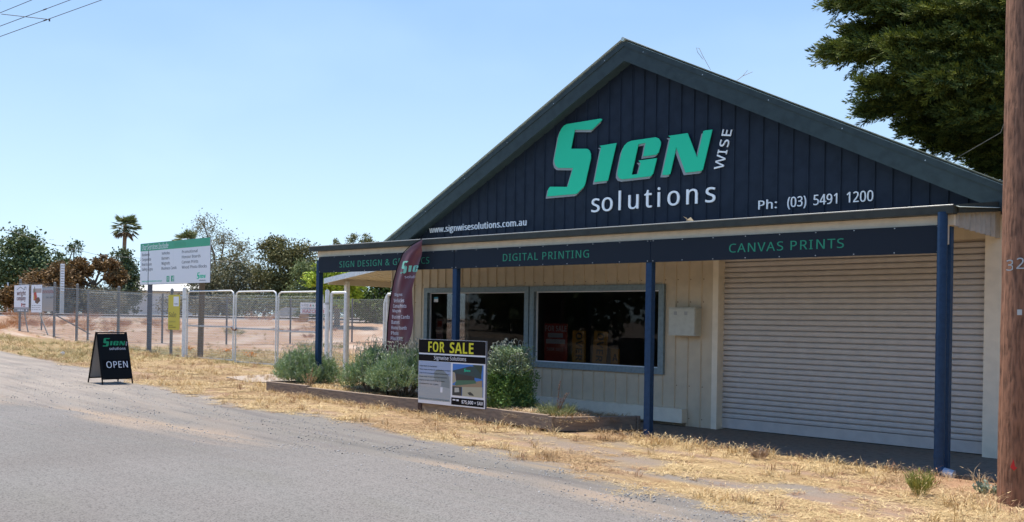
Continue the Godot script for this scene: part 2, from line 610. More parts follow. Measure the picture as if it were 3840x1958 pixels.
# the whole word at another size, as one mesh; its width is 3.274 times the scale
func logo_mesh(x0: float, y0: float, scale: float, z: float, depth := 0.003, letters := "SIGN") -> ArrayMesh:
	var s := st()
	for l in letters:
		extrude(s, logo_poly(l, x0, y0, scale), z, z + depth)
	return s.commit()

func rake_y(x: float, below := 0.0) -> float:
	return APEX.y - PITCH * absf(x - APEX.x) - below

func board(s: SurfaceTool, x0: float, x1: float, y0: float, top0: float, top1: float, z0: float, z1: float) -> void:
	hexa(s, [Vector3(x0, y0, z1), Vector3(x0, y0, z0), Vector3(x1, y0, z0), Vector3(x1, y0, z1), Vector3(x0, top0, z1), Vector3(x0, top0, z0), Vector3(x1, top1, z0), Vector3(x1, top1, z1)])
	# a folded rib along one edge, as the metal sheet has
	hexa(s, [Vector3(x0, y0, z1 + 0.020), Vector3(x0, y0, z1), Vector3(x0 + 0.028, y0, z1), Vector3(x0 + 0.018, y0, z1 + 0.020), Vector3(x0, top0, z1 + 0.020), Vector3(x0, top0, z1), Vector3(x0 + 0.028, top0, z1), Vector3(x0 + 0.018, top0, z1 + 0.020)])

func build_shop() -> void:
	var shop := thing("shop_building", "sign shop with a dark navy gable, blue posts, verandah and cream walls", "building", Vector3(-9.0, 0, ZW))
	var even := noise_tex(31, 0.02, 0.90, 1.06, 256, FastNoiseLite.TYPE_SIMPLEX_SMOOTH, 4)
	var dust := noise_tex(32, 0.015, 0.74, 1.14, 512, FastNoiseLite.TYPE_SIMPLEX_SMOOTH, 5)
	var navy := mat("navy_sheet", lin(0.020, 0.028, 0.044), 0.6, dust, 0.5, 0.0, 0.25)
	var trim := mat("slate_trim", lin(0.043, 0.060, 0.063), 0.55, dust, 0.6, 0.0, 0.3)
	var gutter_mat := mat("gutter_paint", lin(0.062, 0.066, 0.056), 0.5, dust, 0.6, 0.0, 0.25)
	var cream := mat("cream_sheet", lin(0.61, 0.51, 0.37), 0.6, even, 0.7)
	var cream_trim := mat("cream_timber", lin(0.85, 0.75, 0.59), 0.65, even, 0.9)
	var post_blue := mat("post_blue", lin(0.024, 0.060, 0.125), 0.55, dust, 1.7, 0.0, 0.3)
	var sign_navy := mat("sign_navy", lin(0.026, 0.034, 0.046), 0.5, null, 1.0, 0.0, 0.15)
	var green := mat("logo_green", lin(0.025, 0.56, 0.32), 0.5, null, 1.0, 0.0, 0.3)
	var green_print := mat("print_green", lin(0.012, 0.27, 0.15), 0.45)
	var grey := mat("logo_grey", lin(0.27, 0.28, 0.30), 0.5)
	var white := mat("letter_white", lin(0.82, 0.82, 0.84), 0.5)
	var frame_blue := mat("frame_blue", lin(0.21, 0.28, 0.31), 0.5, dust, 1.5)
	var shutter := mat("shutter_paint", lin(0.59, 0.545, 0.51), 0.5, noise_tex(33, 0.02, 0.88, 1.06, 512, FastNoiseLite.TYPE_SIMPLEX_SMOOTH, 5), 0.45)
	var zinc := mat("zinc_roof", lin(0.55, 0.60, 0.55), 0.45, dust, 0.4, 0.3)
	var dark := mat("room_lining", lin(0.34, 0.29, 0.23), 0.9)
	var steel := mat("screw_steel", lin(0.5, 0.5, 0.5), 0.35, null, 1.0, 0.7)
	var glass := mat("window_glass", Color(0.02, 0.02, 0.02, 0.42), 0.02, null, 1.0, 0.0, 0.30)
	glass.transparency = BaseMaterial3D.TRANSPARENCY_ALPHA
	var s: SurfaceTool

	# gable: sheets of cladding, one mesh each, on a backing wall
	s = st()
	for q in [[-14.74, -8.77], [-8.77, -3.16]]:
		board(s, q[0], q[1], 2.9, rake_y(q[0], 0.15), rake_y(q[1], 0.15), ZW - 0.10, ZW - 0.012)
	wput("gable_wall", s.commit(), navy, shop)
	var x := -8.792 - 25 * SEAM
	while x < -3.2:
		var x0 := maxf(x, -14.6)
		var x1 := minf(x + SEAM - 0.004, -3.2)
		if rake_y(x0, 0.26) > 2.97 or rake_y(x1, 0.26) > 2.97:
			s = st()
			var t0 := maxf(rake_y(x0, 0.26), 2.96)
			var t1 := maxf(rake_y(x1, 0.26), 2.96)
			board(s, x0, x1, 2.92, t0, t1, ZW - 0.008, ZW)
			wput("cladding_board", s.commit(), navy, shop)
		x += SEAM
	# barge boards with a folded capping above, and the two slopes of the roof
	for side in [-1, 1]:
		var xe: float = APEX.x + side * 6.35
		var ye := rake_y(xe)
		for piece in [["barge_board", 0.075, 0.285, 0.20, 0.26, trim], ["barge_capping", 0.0, 0.075, 0.20, 0.275, trim]]:
			s = st()
			var a0 := Vector2(APEX.x, APEX.y - piece[1] * 1.12)
			var a1 := Vector2(APEX.x, APEX.y - piece[2] * 1.12)
			var e0 := Vector2(xe, ye - piece[1] * 1.12)
			var e1 := Vector2(xe, ye - piece[2] * 1.12)
			var zf: float = ZW + piece[4]
			var zb: float = ZW + piece[3]
			hexa(s, [Vector3(a1.x, a1.y, zf), Vector3(a1.x, a1.y, zb), Vector3(e1.x, e1.y, zb), Vector3(e1.x, e1.y, zf), Vector3(a0.x, a0.y, zf), Vector3(a0.x, a0.y, zb), Vector3(e0.x, e0.y, zb), Vector3(e0.x, e0.y, zf)])
			var b := wput(piece[0], s.commit(), piece[5], shop)
			if piece[0] == "barge_capping":
				s = st()
				for k in 6:
					var f := 0.06 + k * 0.17
					var px := lerpf(APEX.x, xe, f)
					var py := lerpf(APEX.y, ye, f) - 0.06
					tube(s, [Vector3(px, py, zf - 0.002), Vector3(px, py, zf + 0.004)], [0.008], 6, false)
				put("screw", s.commit(), steel, b).set_meta("kind", "stuff")
		# the soffit strip closes the gap between barge and wall
		s = st()
		var yy := 0.26
		hexa(s, [Vector3(APEX.x, APEX.y - yy - 0.02, ZW + 0.20), Vector3(APEX.x, APEX.y - yy - 0.02, ZW - 0.02), Vector3(xe, ye - yy - 0.02, ZW - 0.02), Vector3(xe, ye - yy - 0.02, ZW + 0.20), Vector3(APEX.x, APEX.y - yy, ZW + 0.20), Vector3(APEX.x, APEX.y - yy, ZW - 0.02), Vector3(xe, ye - yy, ZW - 0.02), Vector3(xe, ye - yy, ZW + 0.20)])
		wput("soffit", s.commit(), trim, shop)
		# corrugated roof slope with an uneven edge
		s = st()
		var zz := ZW + 0.30
		var n := 46
		for k in n:
			var za := zz - k * 0.25
			var zb2 := za - 0.25
			for h in [[0.0, 0.03], [0.5, 0.0]]:
				var z0: float = za - h[0] * 0.25
				var z1: float = z0 - 0.125
				var l0: float = h[1]
				quad(s, Vector3(APEX.x, APEX.y + 0.012 + l0, z0), Vector3(xe, ye + 0.012 + l0, z0), Vector3(xe, ye + 0.012 + 0.03 - l0, z1), Vector3(APEX.x, APEX.y + 0.012 + 0.03 - l0, z1))
		hexa(s, [Vector3(APEX.x, APEX.y - 0.05, zz - 0.06), Vector3(APEX.x, APEX.y - 0.05, zz - 11.5), Vector3(xe, ye - 0.05, zz - 11.5), Vector3(xe, ye - 0.05, zz - 0.06), Vector3(APEX.x, APEX.y + 0.008, zz - 0.06), Vector3(APEX.x, APEX.y + 0.008, zz - 11.5), Vector3(xe, ye + 0.008, zz - 11.5), Vector3(xe, ye + 0.008, zz - 0.06)])
		wput("roof_slope", s.commit(), zinc, shop)
	# ridge cap
	s = st()
	tube(s, [Vector3(APEX.x, APEX.y + 0.02, ZW + 0.31), Vector3(APEX.x, APEX.y + 0.02, ZW - 11.2)], [0.035], 8)
	wput("ridge_cap", s.commit(), zinc, shop)

	# raised lettering on the gable
	for l in "SIGN":
		s = st()
		extrude(s, logo_poly(l), ZW + 0.045, ZW + 0.060)
		var face := wput("letter", s.commit(), green, shop)
		s = st()
		extrude(s, logo_poly(l, -10.532, 3.768, 1.0, -0.045, -0.032), ZW + 0.018, ZW + 0.040)
		put("backing", s.commit(), grey, face)
	letters("solutions", -9.562, -7.20, 3.43, 3.75, ZW + 0.02, 0.02, 7, white, shop)
	# WISE climbs the end of the word, turned a quarter and sheared
	var up := Transform3D(Basis(Vector3(0.24, 0.97, 0), Vector3(-0.93, 0.16, 0), Vector3.BACK), Vector3(-7.08, 3.905, 0))
	letters("WISE", 0.0, 0.60, 0.0, 0.165, ZW + 0.02, 0.02, 3, white, shop, up)
	letters("www.signwisesolutions.com.au", -13.613, -11.03, 3.262, 3.425, ZW + 0.02, 0.02, 1, white, shop)
	letters("Ph:", -6.487, -6.20, 3.265, 3.40, ZW + 0.02, 0.02, 0, white, shop)
	letters("(03)  5491  1200", -6.035, -4.815, 3.235, 3.41, ZW + 0.02, 0.02, 0, white, shop)

	# lower wall: backing with openings, then cream sheets one by one
	s = st()
	for q in [[-14.78, -13.72, 0, 2.95], [-13.72, -8.10, 2.19, 2.95], [-13.72, -8.10, 0, 0.79], [-10.955, -10.90, 0.79, 2.19], [-8.10, -7.13, 0, 2.95]]:
		box(s, q[0], q[1], q[2], q[3], ZW - 0.12, ZW - 0.012)
	wput("wall", s.commit(), cream, shop)
	x = -14.78
	var seam2 := 0.2290
	var at := -7.216 - 34 * seam2
	while at < -7.22:
		var x0 := maxf(at, -14.78)
		var x1 := minf(at + seam2 - 0.003, -7.216)
		if x1 > -14.77:
			var spans := [[0.0, 2.95]]
			if x1 > -13.74 and x0 < -8.085:
				spans = [[0.0, 0.775], [2.205, 2.95]]
			for q in spans:
				s = st()
				board(s, x0, x1, q[0], q[1], q[1], ZW - 0.010, ZW)
				var b := wput("cladding_board", s.commit(), cream, shop)
				if q[1] > 2.5 and x0 > -14.7:
					s = st()
					for y in ([2.27] if q[0] > 2.0 else [2.27, 1.92, 0.62, 0.12]):
						tube(s, [Vector3(x0 + 0.05, y, ZW), Vector3(x0 + 0.05, y, ZW + 0.006)], [0.008], 6, false)
					put("screw", s.commit(), M["rust"], b).set_meta("kind", "stuff")
		at += seam2
	# door opening: jamb, head and end pillar
	wput("door_jamb", one_box(-7.222, -7.128, -0.02, 2.95, ZW - 0.3, ZW + 0.03), cream_trim, shop)
	wput("door_head", one_box(-7.128, -3.43, 2.70, 2.95, ZW - 0.25, ZW - 0.01), cream, shop)
	wput("end_pillar", one_box(-3.43, -2.95, -0.06, 2.98, ZW - 0.35, ZW + 0.02), cream_trim, shop)
	# side and rear walls
	s = st()
	box(s, -3.16, -3.08, -0.05, 3.1, ZW - 11.0, ZW - 0.35)
	box(s, -14.78, -14.66, -0.05, 0.95, ZW - 11.0, ZW - 0.12)
	box(s, -14.78, -14.66, 2.18, 3.1, ZW - 11.0, ZW - 0.12)
	box(s, -14.78, -14.66, 0.95, 2.18, ZW - 1.46, ZW - 0.12)
	box(s, -14.78, -14.66, 0.95, 2.18, ZW - 11.0, ZW - 2.12)
	box(s, -14.78, -3.08, -0.05, 3.1, ZW - 11.1, ZW - 11.0)
	wput("outer_wall", s.commit(), cream, shop)
	# the room behind the windows
	s = st()
	box(s, -14.66, -3.16, -0.06, 0.0, ZW - 11.0, ZW - 0.12)
	box(s, -14.66, -3.16, 2.68, 2.74, ZW - 11.0, ZW - 0.12)
	box(s, -14.66, -7.3, 0.0, 2.68, ZW - 5.4, ZW - 5.3)
	box(s, -7.42, -7.3, 0.0, 2.68, ZW - 5.3, ZW - 0.13)
	wput("room_lining", s.commit(), dark, shop)
	wput("side_window_pane", one_box(-14.73, -14.72, 0.95, 2.18, ZW - 2.12, ZW - 1.46), glass, shop)

	# roller shutter: every slat a rolled strip
	var slat := st()
	var prof := [Vector2(0.000, -0.030), Vector2(0.0055, 0.002), Vector2(0.015, 0.011), Vector2(0.040, 0.013), Vector2(0.060, 0.011), Vector2(0.070, 0.002), Vector2(0.0735, -0.030)]
	for k in prof.size() - 1:
		var p: Vector2 = prof[k]
		var q: Vector2 = prof[k + 1]
		quad(slat, Vector3(-7.20, p.x, p.y), Vector3(-3.40, p.x, p.y), Vector3(-3.40, q.x, q.y), Vector3(-7.20, q.x, q.y))
	quad(slat, Vector3(-7.20, 0.0, -0.030), Vector3(-3.40, 0.0, -0.030), Vector3(-3.40, 0.0787, -0.030), Vector3(-7.20, 0.0787, -0.030))
	var slat_mesh := slat.commit()
	var door := wput("roller_door", one_box(-7.2, -3.40, 0.015, 0.165, ZW - 0.165, ZW - 0.135), shutter, shop)
	var y := 0.166
	while y < 2.70:
		var o := put("slat", slat_mesh, shutter, door)
		o.position = Vector3(0, y, ZW - 0.15)
		y += 0.0787
	# windows
	for w in [[-13.737, -10.945], [-10.915, -8.085]]:
		var wx0: float = w[0]
		var wx1: float = w[1]
		var win := wput("window", one_box(wx0 + 0.105, wx1 - 0.105, 0.865, 2.115, ZW - 0.075, ZW - 0.069), glass, shop)
		for q in [["frame_stile", wx0, wx0 + 0.10, 0.775, 2.205], ["frame_stile", wx1 - 0.10, wx1, 0.775, 2.205], ["frame_rail", wx0 + 0.10, wx1 - 0.10, 0.775, 0.870], ["frame_rail", wx0 + 0.10, wx1 - 0.10, 2.110, 2.205]]:
			put(q[0], one_box(q[1], q[2], q[3], q[4], ZW - 0.10, ZW + 0.045), frame_blue, win)
		s = st()
		for q in [[wx0 + 0.10, wx0 + 0.116, 0.87, 2.11], [wx1 - 0.116, wx1 - 0.10, 0.87, 2.11], [wx0 + 0.116, wx1 - 0.116, 0.87, 0.886], [wx0 + 0.116, wx1 - 0.116, 2.094, 2.11]]:
			box(s, q[0], q[1], q[2], q[3], ZW - 0.06, ZW - 0.03)
		put("bead", s.commit(), white, win)
	# low cream box along the foot of the wall
	wput("base_box", one_box(-11.4, -7.65, 0.055, 0.268, ZW + 0.016, ZW + 0.16), cream_trim, shop)

	# verandah
	s = st()
	lean(s, -15.05, -3.24, 2.845, 2.850, ZF + 0.02, ZF + 0.16, vy(-15.05), vy(-3.24))
	lean(s, -15.05, -3.24, 2.845, 2.935, ZF + 0.155, ZF + 0.163, vy(-15.05), vy(-3.24))
	lean(s, -15.05, -3.24, 2.925, 2.937, ZF + 0.140, ZF + 0.155, vy(-15.05), vy(-3.24))
	lean(s, -15.05, -3.24, 2.845, 2.95, ZF + 0.02, ZF + 0.028, vy(-15.05), vy(-3.24))
	for e in [-15.05, -3.244]:
		lean(s, e, e + 0.004, 2.845, 2.935, ZF + 0.028, ZF + 0.155, vy(e), vy(e))
	var gut := wput("gutter", s.commit(), gutter_mat, shop)
	put("bead", one_tube([Vector3(-15.05, 2.935 + vy(-15.05), ZF + 0.158), Vector3(-3.24, 2.935 + vy(-3.24), ZF + 0.158)], [0.009], 10), mat("bead_paint", lin(0.30, 0.31, 0.29), 0.3), gut)
	s = st()
	lean(s, -14.985, -3.27, 2.735, 2.90, ZF + 0.015, ZF - 0.03, vy(-14.9), vy(-3.3))
	wput("fascia_board", s.commit(), cream_trim, shop)
	# verandah roof sheet, rafters and end infill
	s = st()
	var k0 := 0
	while -15.05 + k0 * 0.076 < -3.26:
		var xa := -15.05 + k0 * 0.076
		for h in [[0.0, 0.0, 0.016], [0.038, 0.016, 0.0]]:
			var p0 := Vector3(xa + h[0], 2.915 + h[1] + vy(xa), ZF + 0.10)
			var p1 := Vector3(xa + h[0] + 0.038, 2.915 + h[2] + vy(xa), ZF + 0.10)
			quad(s, p0, p1, p1 + Vector3(0, 0.17, -1.82), p0 + Vector3(0, 0.17, -1.82))
		k0 += 1
	wput("verandah_roof", s.commit(), zinc, shop)
	for xr in [-14.9, -13.0, -11.1, -9.1, -7.2, -5.3, -3.36]:
		wput("rafter", one_bar(Vector3(xr, 2.84, ZF - 0.04), Vector3(xr, 2.96, ZW + 0.02), 0.045, 0.09), cream_trim, shop)
	s = st()
	for k in 9:
		var za := ZF - 0.04 - k * 0.195
		var steps := [0.0, 0.035, 0.10, 0.135, 0.195]
		var outs := [0.0, 0.03, 0.03, 0.0, 0.0]
		for j in 4:
			var f0: float = (k * 0.195 + steps[j]) / 1.7
			var f1: float = (k * 0.195 + steps[j + 1]) / 1.7
			quad(s, Vector3(-3.29 + outs[j], 2.70 - 0.012 * f0, za - steps[j]), Vector3(-3.29 + outs[j + 1], 2.70 - 0.012 * f1, za - steps[j + 1]), Vector3(-3.29 + outs[j + 1], 2.865 + 0.175 * f1, za - steps[j + 1]), Vector3(-3.29 + outs[j], 2.865 + 0.175 * f0, za - steps[j]))
	wput("end_infill", s.commit(), mat("infill_sheet", lin(0.50, 0.45, 0.38), 0.5, dust, 1.0), shop)
	s = st()
	hexa(s, [Vector3(-3.255, 2.835, ZF + 0.02), Vector3(-3.255, 3.02, ZW), Vector3(-3.22, 3.02, ZW), Vector3(-3.22, 2.835, ZF + 0.02), Vector3(-3.255, 2.930, ZF + 0.02), Vector3(-3.255, 3.145, ZW), Vector3(-3.22, 3.145, ZW), Vector3(-3.22, 2.930, ZF + 0.02)])
	wput("end_flashing", s.commit(), gutter_mat, shop)
	# sign boards on the verandah beam
	var boards := [[-14.885, -11.082, "SIGN DESIGN & GRAPHICS", -14.211, -11.69], [-11.072, -7.188, "DIGITAL PRINTING", -9.964, -8.248], [-7.178, -3.385, "CANVAS PRINTS", -5.975, -4.472]]
	wput("beam", one_box(-14.98, -3.33, 2.50, 2.72, ZF - 0.03, ZF + 0.01), cream_trim, shop)
	for q in boards:
		s = st()
		lean(s, q[0], q[1], 2.428, 2.737, ZF + 0.052, ZF + 0.060, vy(q[0]), vy(q[1]))
		var b := wput("sign_board", s.commit(), sign_navy, shop)
		var mid: float = (q[3] + q[4]) / 2
		put("lettering", words(q[2], q[3], q[4], 2.523 + vy(mid), 2.635 + vy(mid), ZF + 0.0605, 0.002, "sans", 3), green_print, b)
		s = st()
		for k in 9:
			var px: float = lerpf(q[0] + 0.04, q[1] - 0.04, k / 8.0)
			for py in [2.447, 2.722]:
				tube(s, [Vector3(px, py + vy(px), ZF + 0.06), Vector3(px, py + vy(px), ZF + 0.065)], [0.0075], 6, false)
		put("screw", s.commit(), steel, b).set_meta("kind", "stuff")
	# posts
	for px in [-14.925, -11.075, -7.215, -3.362]:
		var zp := ZF - (0.07 if px > -4 else 0.0)
		var p0 := Vector3(px, -0.05 + maxf(0, height(px, zp) * 0.3), zp)
		wput("post", one_bar(p0, Vector3(px, 2.70, zp), 0.10, 0.10, Vector3.RIGHT, 0.06), post_blue, shop)
	# downpipe
	s = st()
	var dx := -3.352
	var dz := ZF + 0.135
	tube(s, [Vector3(dx, 2.84, dz), Vector3(dx, 0.10, dz), Vector3(dx + 0.01, 0.055, dz), Vector3(dx + 0.06, 0.03, dz + 0.01)], [0.052, 0.052, 0.052, 0.05], 24)
	var pipe := wput("downpipe", s.commit(), post_blue, shop)
	s = st()
	for yy in [1.47, 0.44, 0.17]:
		tube(s, [Vector3(dx, yy, dz), Vector3(dx, yy + 0.05, dz)], [0.056], 24)
	put("pipe_collar", s.commit(), post_blue, pipe)
	put("pipe_end", one_tube([Vector3(dx + 0.055, 0.034, dz + 0.01), Vector3(dx + 0.16, 0.012, dz + 0.02)], [0.05, 0.054], 14), mat("pvc_grey", lin(0.42, 0.46, 0.52), 0.5), pipe)

	# meter box
	var mb := thing("meter_box", "pale grey electricity meter box on the cream wall beside the roller door", "meter box", Vector3(-7.656, 1.398, ZW))
	var boxgrey := mat("box_grey", lin(0.52, 0.53, 0.47), 0.5, even, 2.0)
	put("body", one_box(-0.236, 0.236, 0.0, 0.425, 0.016, 0.19), boxgrey, mb)
	put("door", one_box(-0.228, 0.228, 0.008, 0.417, 0.19, 0.203), boxgrey, mb)
	for vx in [-0.11, 0.075]:
		s = st()
		for k in 4:
			box(s, vx - 0.028, vx + 0.028, 0.32 + k * 0.014, 0.328 + k * 0.014, 0.203, 0.206)
		put("vent", s.commit(), grey, mb)
	put("rain_hood", one_bar(Vector3(-0.245, 0.43, 0.115), Vector3(0.245, 0.43, 0.115), 0.20, 0.010), boxgrey, mb)

	# things leaning inside the windows
	var red := mat("poster_red", lin(0.55, 0.06, 0.03), 0.6)
	var orange := mat("sign_orange", lin(0.70, 0.30, 0.02), 0.5)
	var black := mat("print_black", lin(0.012, 0.012, 0.012), 0.5)
	var pale := mat("poster_pale", lin(0.65, 0.60, 0.56), 0.7)
	var f := thing("window_poster", "red FOR SALE poster board leaning inside the wide window", "poster", Vector3(-10.5, 0.87, ZW - 0.22))
	put("board", one_box(-0.28, 0.25, 0.0, 0.68, -0.01, 0.0), red, f)
	put("lettering", words("FOR SALE", -0.26, 0.23, 0.54, 0.64, 0.001, 0.002, "sansbold"), pale, f)
	put("strip", one_box(-0.2, 0.15, 0.43, 0.51, 0.0005, 0.0025), pale, f)
	put("strip", one_box(-0.24, 0.2, 0.32, 0.40, 0.0005, 0.0025), pale, f)
	put("lettering", words("5494 3653", -0.22, 0.16, 0.19, 0.25, 0.001, 0.002, "sans"), pale, f)
	put("ledge", one_box(-0.5, 2.3, -0.04, 0.0, -0.35, 0.10), dark, f)
	for q in [[-10.02, 0.0, "orange board reading OVER upright beside the red window poster"], [-9.58, 4.0, "orange board reading OVER tilted in the middle of the wide window"]]:
		var t := thing("road_sign_board", q[2], "sign", Vector3(q[0], 0.872, ZW - 0.26), 0.0)
		t.rotation_degrees.z = -q[1]
		put("board", one_box(-0.15, 0.15, 0.0, 0.56, -0.008, 0.0), orange, t)
		var turned := Transform3D(Basis(Vector3(0, -1, 0), Vector3(1, 0, 0), Vector3.BACK), Vector3(-0.07, 0.53, 0))
		put("lettering", words("OVER", 0.0, 0.50, 0.0, 0.14, 0.001, 0.002, "sansbold", 0, turned), black, t)
	var t2 := thing("road_sign_offcut", "small orange sign offcut leaning low inside the wide window", "sign", Vector3(-9.24, 0.872, ZW - 0.26))
	put("board", one_box(-0.09, 0.09, 0.0, 0.27, -0.008, 0.0), orange, t2)
	put("lettering", words("A", -0.05, 0.05, 0.06, 0.18, 0.001, 0.002, "sansbold"), black, t2)
	var t3 := thing("window_sticker", "small blue and white sticker in the corner of the window", "sticker", Vector3(-13.50, 1.93, ZW - 0.0675))
	put("paper", one_box(-0.06, 0.06, 0.0, 0.10, 0.0, 0.001), white, t3)
	put("heading", one_box(-0.06, 0.06, 0.062, 0.10, 0.0015, 0.0025), mat("sticker_blue", lin(0.08, 0.38, 0.55), 0.5), t3)
	var t4 := thing("window_notice", "pale pink notice sheet hung inside the window above the lavender", "notice", Vector3(-13.46, 1.20, ZW - 0.14))
	put("paper", one_box(-0.10, 0.10, 0.0, 0.40, -0.002, 0.0), mat("notice_pink", lin(0.42, 0.26, 0.24), 0.7), t4)
	put("print", one_box(-0.06, 0.06, 0.24, 0.36, 0.0005, 0.0015), red, t4)
	var t5 := thing("display_panel", "pale blue grey panel standing inside the window behind the bush", "panel", Vector3(-11.85, 0.82, ZW - 0.3))
	put("sheet", one_box(-0.20, 0.20, 0.0, 0.36, -0.01, 0.0), mat("panel_grey", lin(0.5, 0.55, 0.56), 0.6), t5)
	put("edge", one_box(-0.205, -0.20, 0.0, 0.365, -0.012, 0.002), white, t5)

	# verandah floor
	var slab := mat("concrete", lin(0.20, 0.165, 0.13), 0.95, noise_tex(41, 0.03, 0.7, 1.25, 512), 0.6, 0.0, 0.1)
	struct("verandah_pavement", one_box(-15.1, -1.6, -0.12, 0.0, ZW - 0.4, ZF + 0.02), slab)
	var paler := mat("concrete_path", lin(0.36, 0.30, 0.24), 0.9, M["concrete"].albedo_texture, 0.5)
	s = st()
	var c0 := [Vector2(-18.25, -10.55), Vector2(-17.0, -10.35), Vector2(-15.7, -12.9), Vector2(-18.8, -13.2)]
	var lo := []
	var hi := []
	for c in c0:
		lo.append(Vector3(c.x, height(c.x, c.y) - 0.1, c.y))
		hi.append(Vector3(c.x, height(c.x, c.y) + 0.02, c.y))
	hexa(s, lo + hi)
	struct("side_path", s.commit(), paler)

	# twigs caught on the roof and the gutter
	var twig := mat("twig_wood", lin(0.30, 0.24, 0.18), 0.8)
	var k1 := 0
	for q in [[-7.35, 5.40, "loop", "dry looped twig caught on the roof edge"], [-6.75, 5.10, "flat", "forked dry twig lying on the roof edge below the loop"]]:
		var o := thing("roof_twig", q[3], "twig", Vector3(q[0], q[1] + 0.03, ZW + 0.15))
		s = st()
		if k1 == 0:
			tube(s, [Vector3(0.10, -0.02, 0), Vector3(-0.02, 0.2, 0.02), Vector3(-0.1, 0.34, 0), Vector3(-0.15, 0.36, 0), Vector3(-0.13, 0.29, 0), Vector3(-0.03, 0.16, 0)], [0.0035], 5)
		else:
			tube(s, [Vector3(-0.14, 0.0, 0), Vector3(0.05, 0.09, 0.02), Vector3(0.2, 0.13, 0)], [0.005, 0.004, 0.003], 5)
			tube(s, [Vector3(0.05, 0.09, 0.02), Vector3(0.12, 0.17, 0)], [0.004, 0.002], 5)
		put("stem", s.commit(), twig, o)
		k1 += 1
	var gl := thing("gutter_leaf", "dry curled leaf lying on the verandah gutter under the lettering", "leaf", Vector3(-6.55, 2.94, ZF + 0.13))
	s = st()
	tri(s, Vector3(-0.08, 0.07, 0), Vector3(0.02, 0.0, 0.02), Vector3(0.0, 0.04, 0.03))
	tri(s, Vector3(-0.03, 0.01, 0), Vector3(0.10, -0.005, 0.02), Vector3(0.04, 0.05, 0.0))
	put("blade", s.commit(), mat("leaf_dry", lin(0.5, 0.4, 0.25), 0.8), gl)
	# stay wire and its eye bolt
	var w := thing("stay_wire", "thin stay wire running from an eye bolt on the roof edge", "wire", Vector3(-3.98, 3.62, ZW - 0.15))
	var metal := mat("wire_metal", lin(0.10, 0.10, 0.10), 0.5, null, 1, 0.5)
	put("eye_bolt", one_tube([Vector3(0, -0.1, 0), Vector3(0.03, 0.05, 0), Vector3(0.01, 0.09, 0), Vector3(0.04, 0.12, 0), Vector3(0.07, 0.09, 0), Vector3(0.04, 0.06, 0)], [0.008], 6), metal, w)
	put("strand", one_tube([Vector3(0.06, 0.09, 0), Vector3(0.9, 0.22, 0.9), Vector3(1.66, 0.42, 2.95)], [0.004], 5), metal, w)

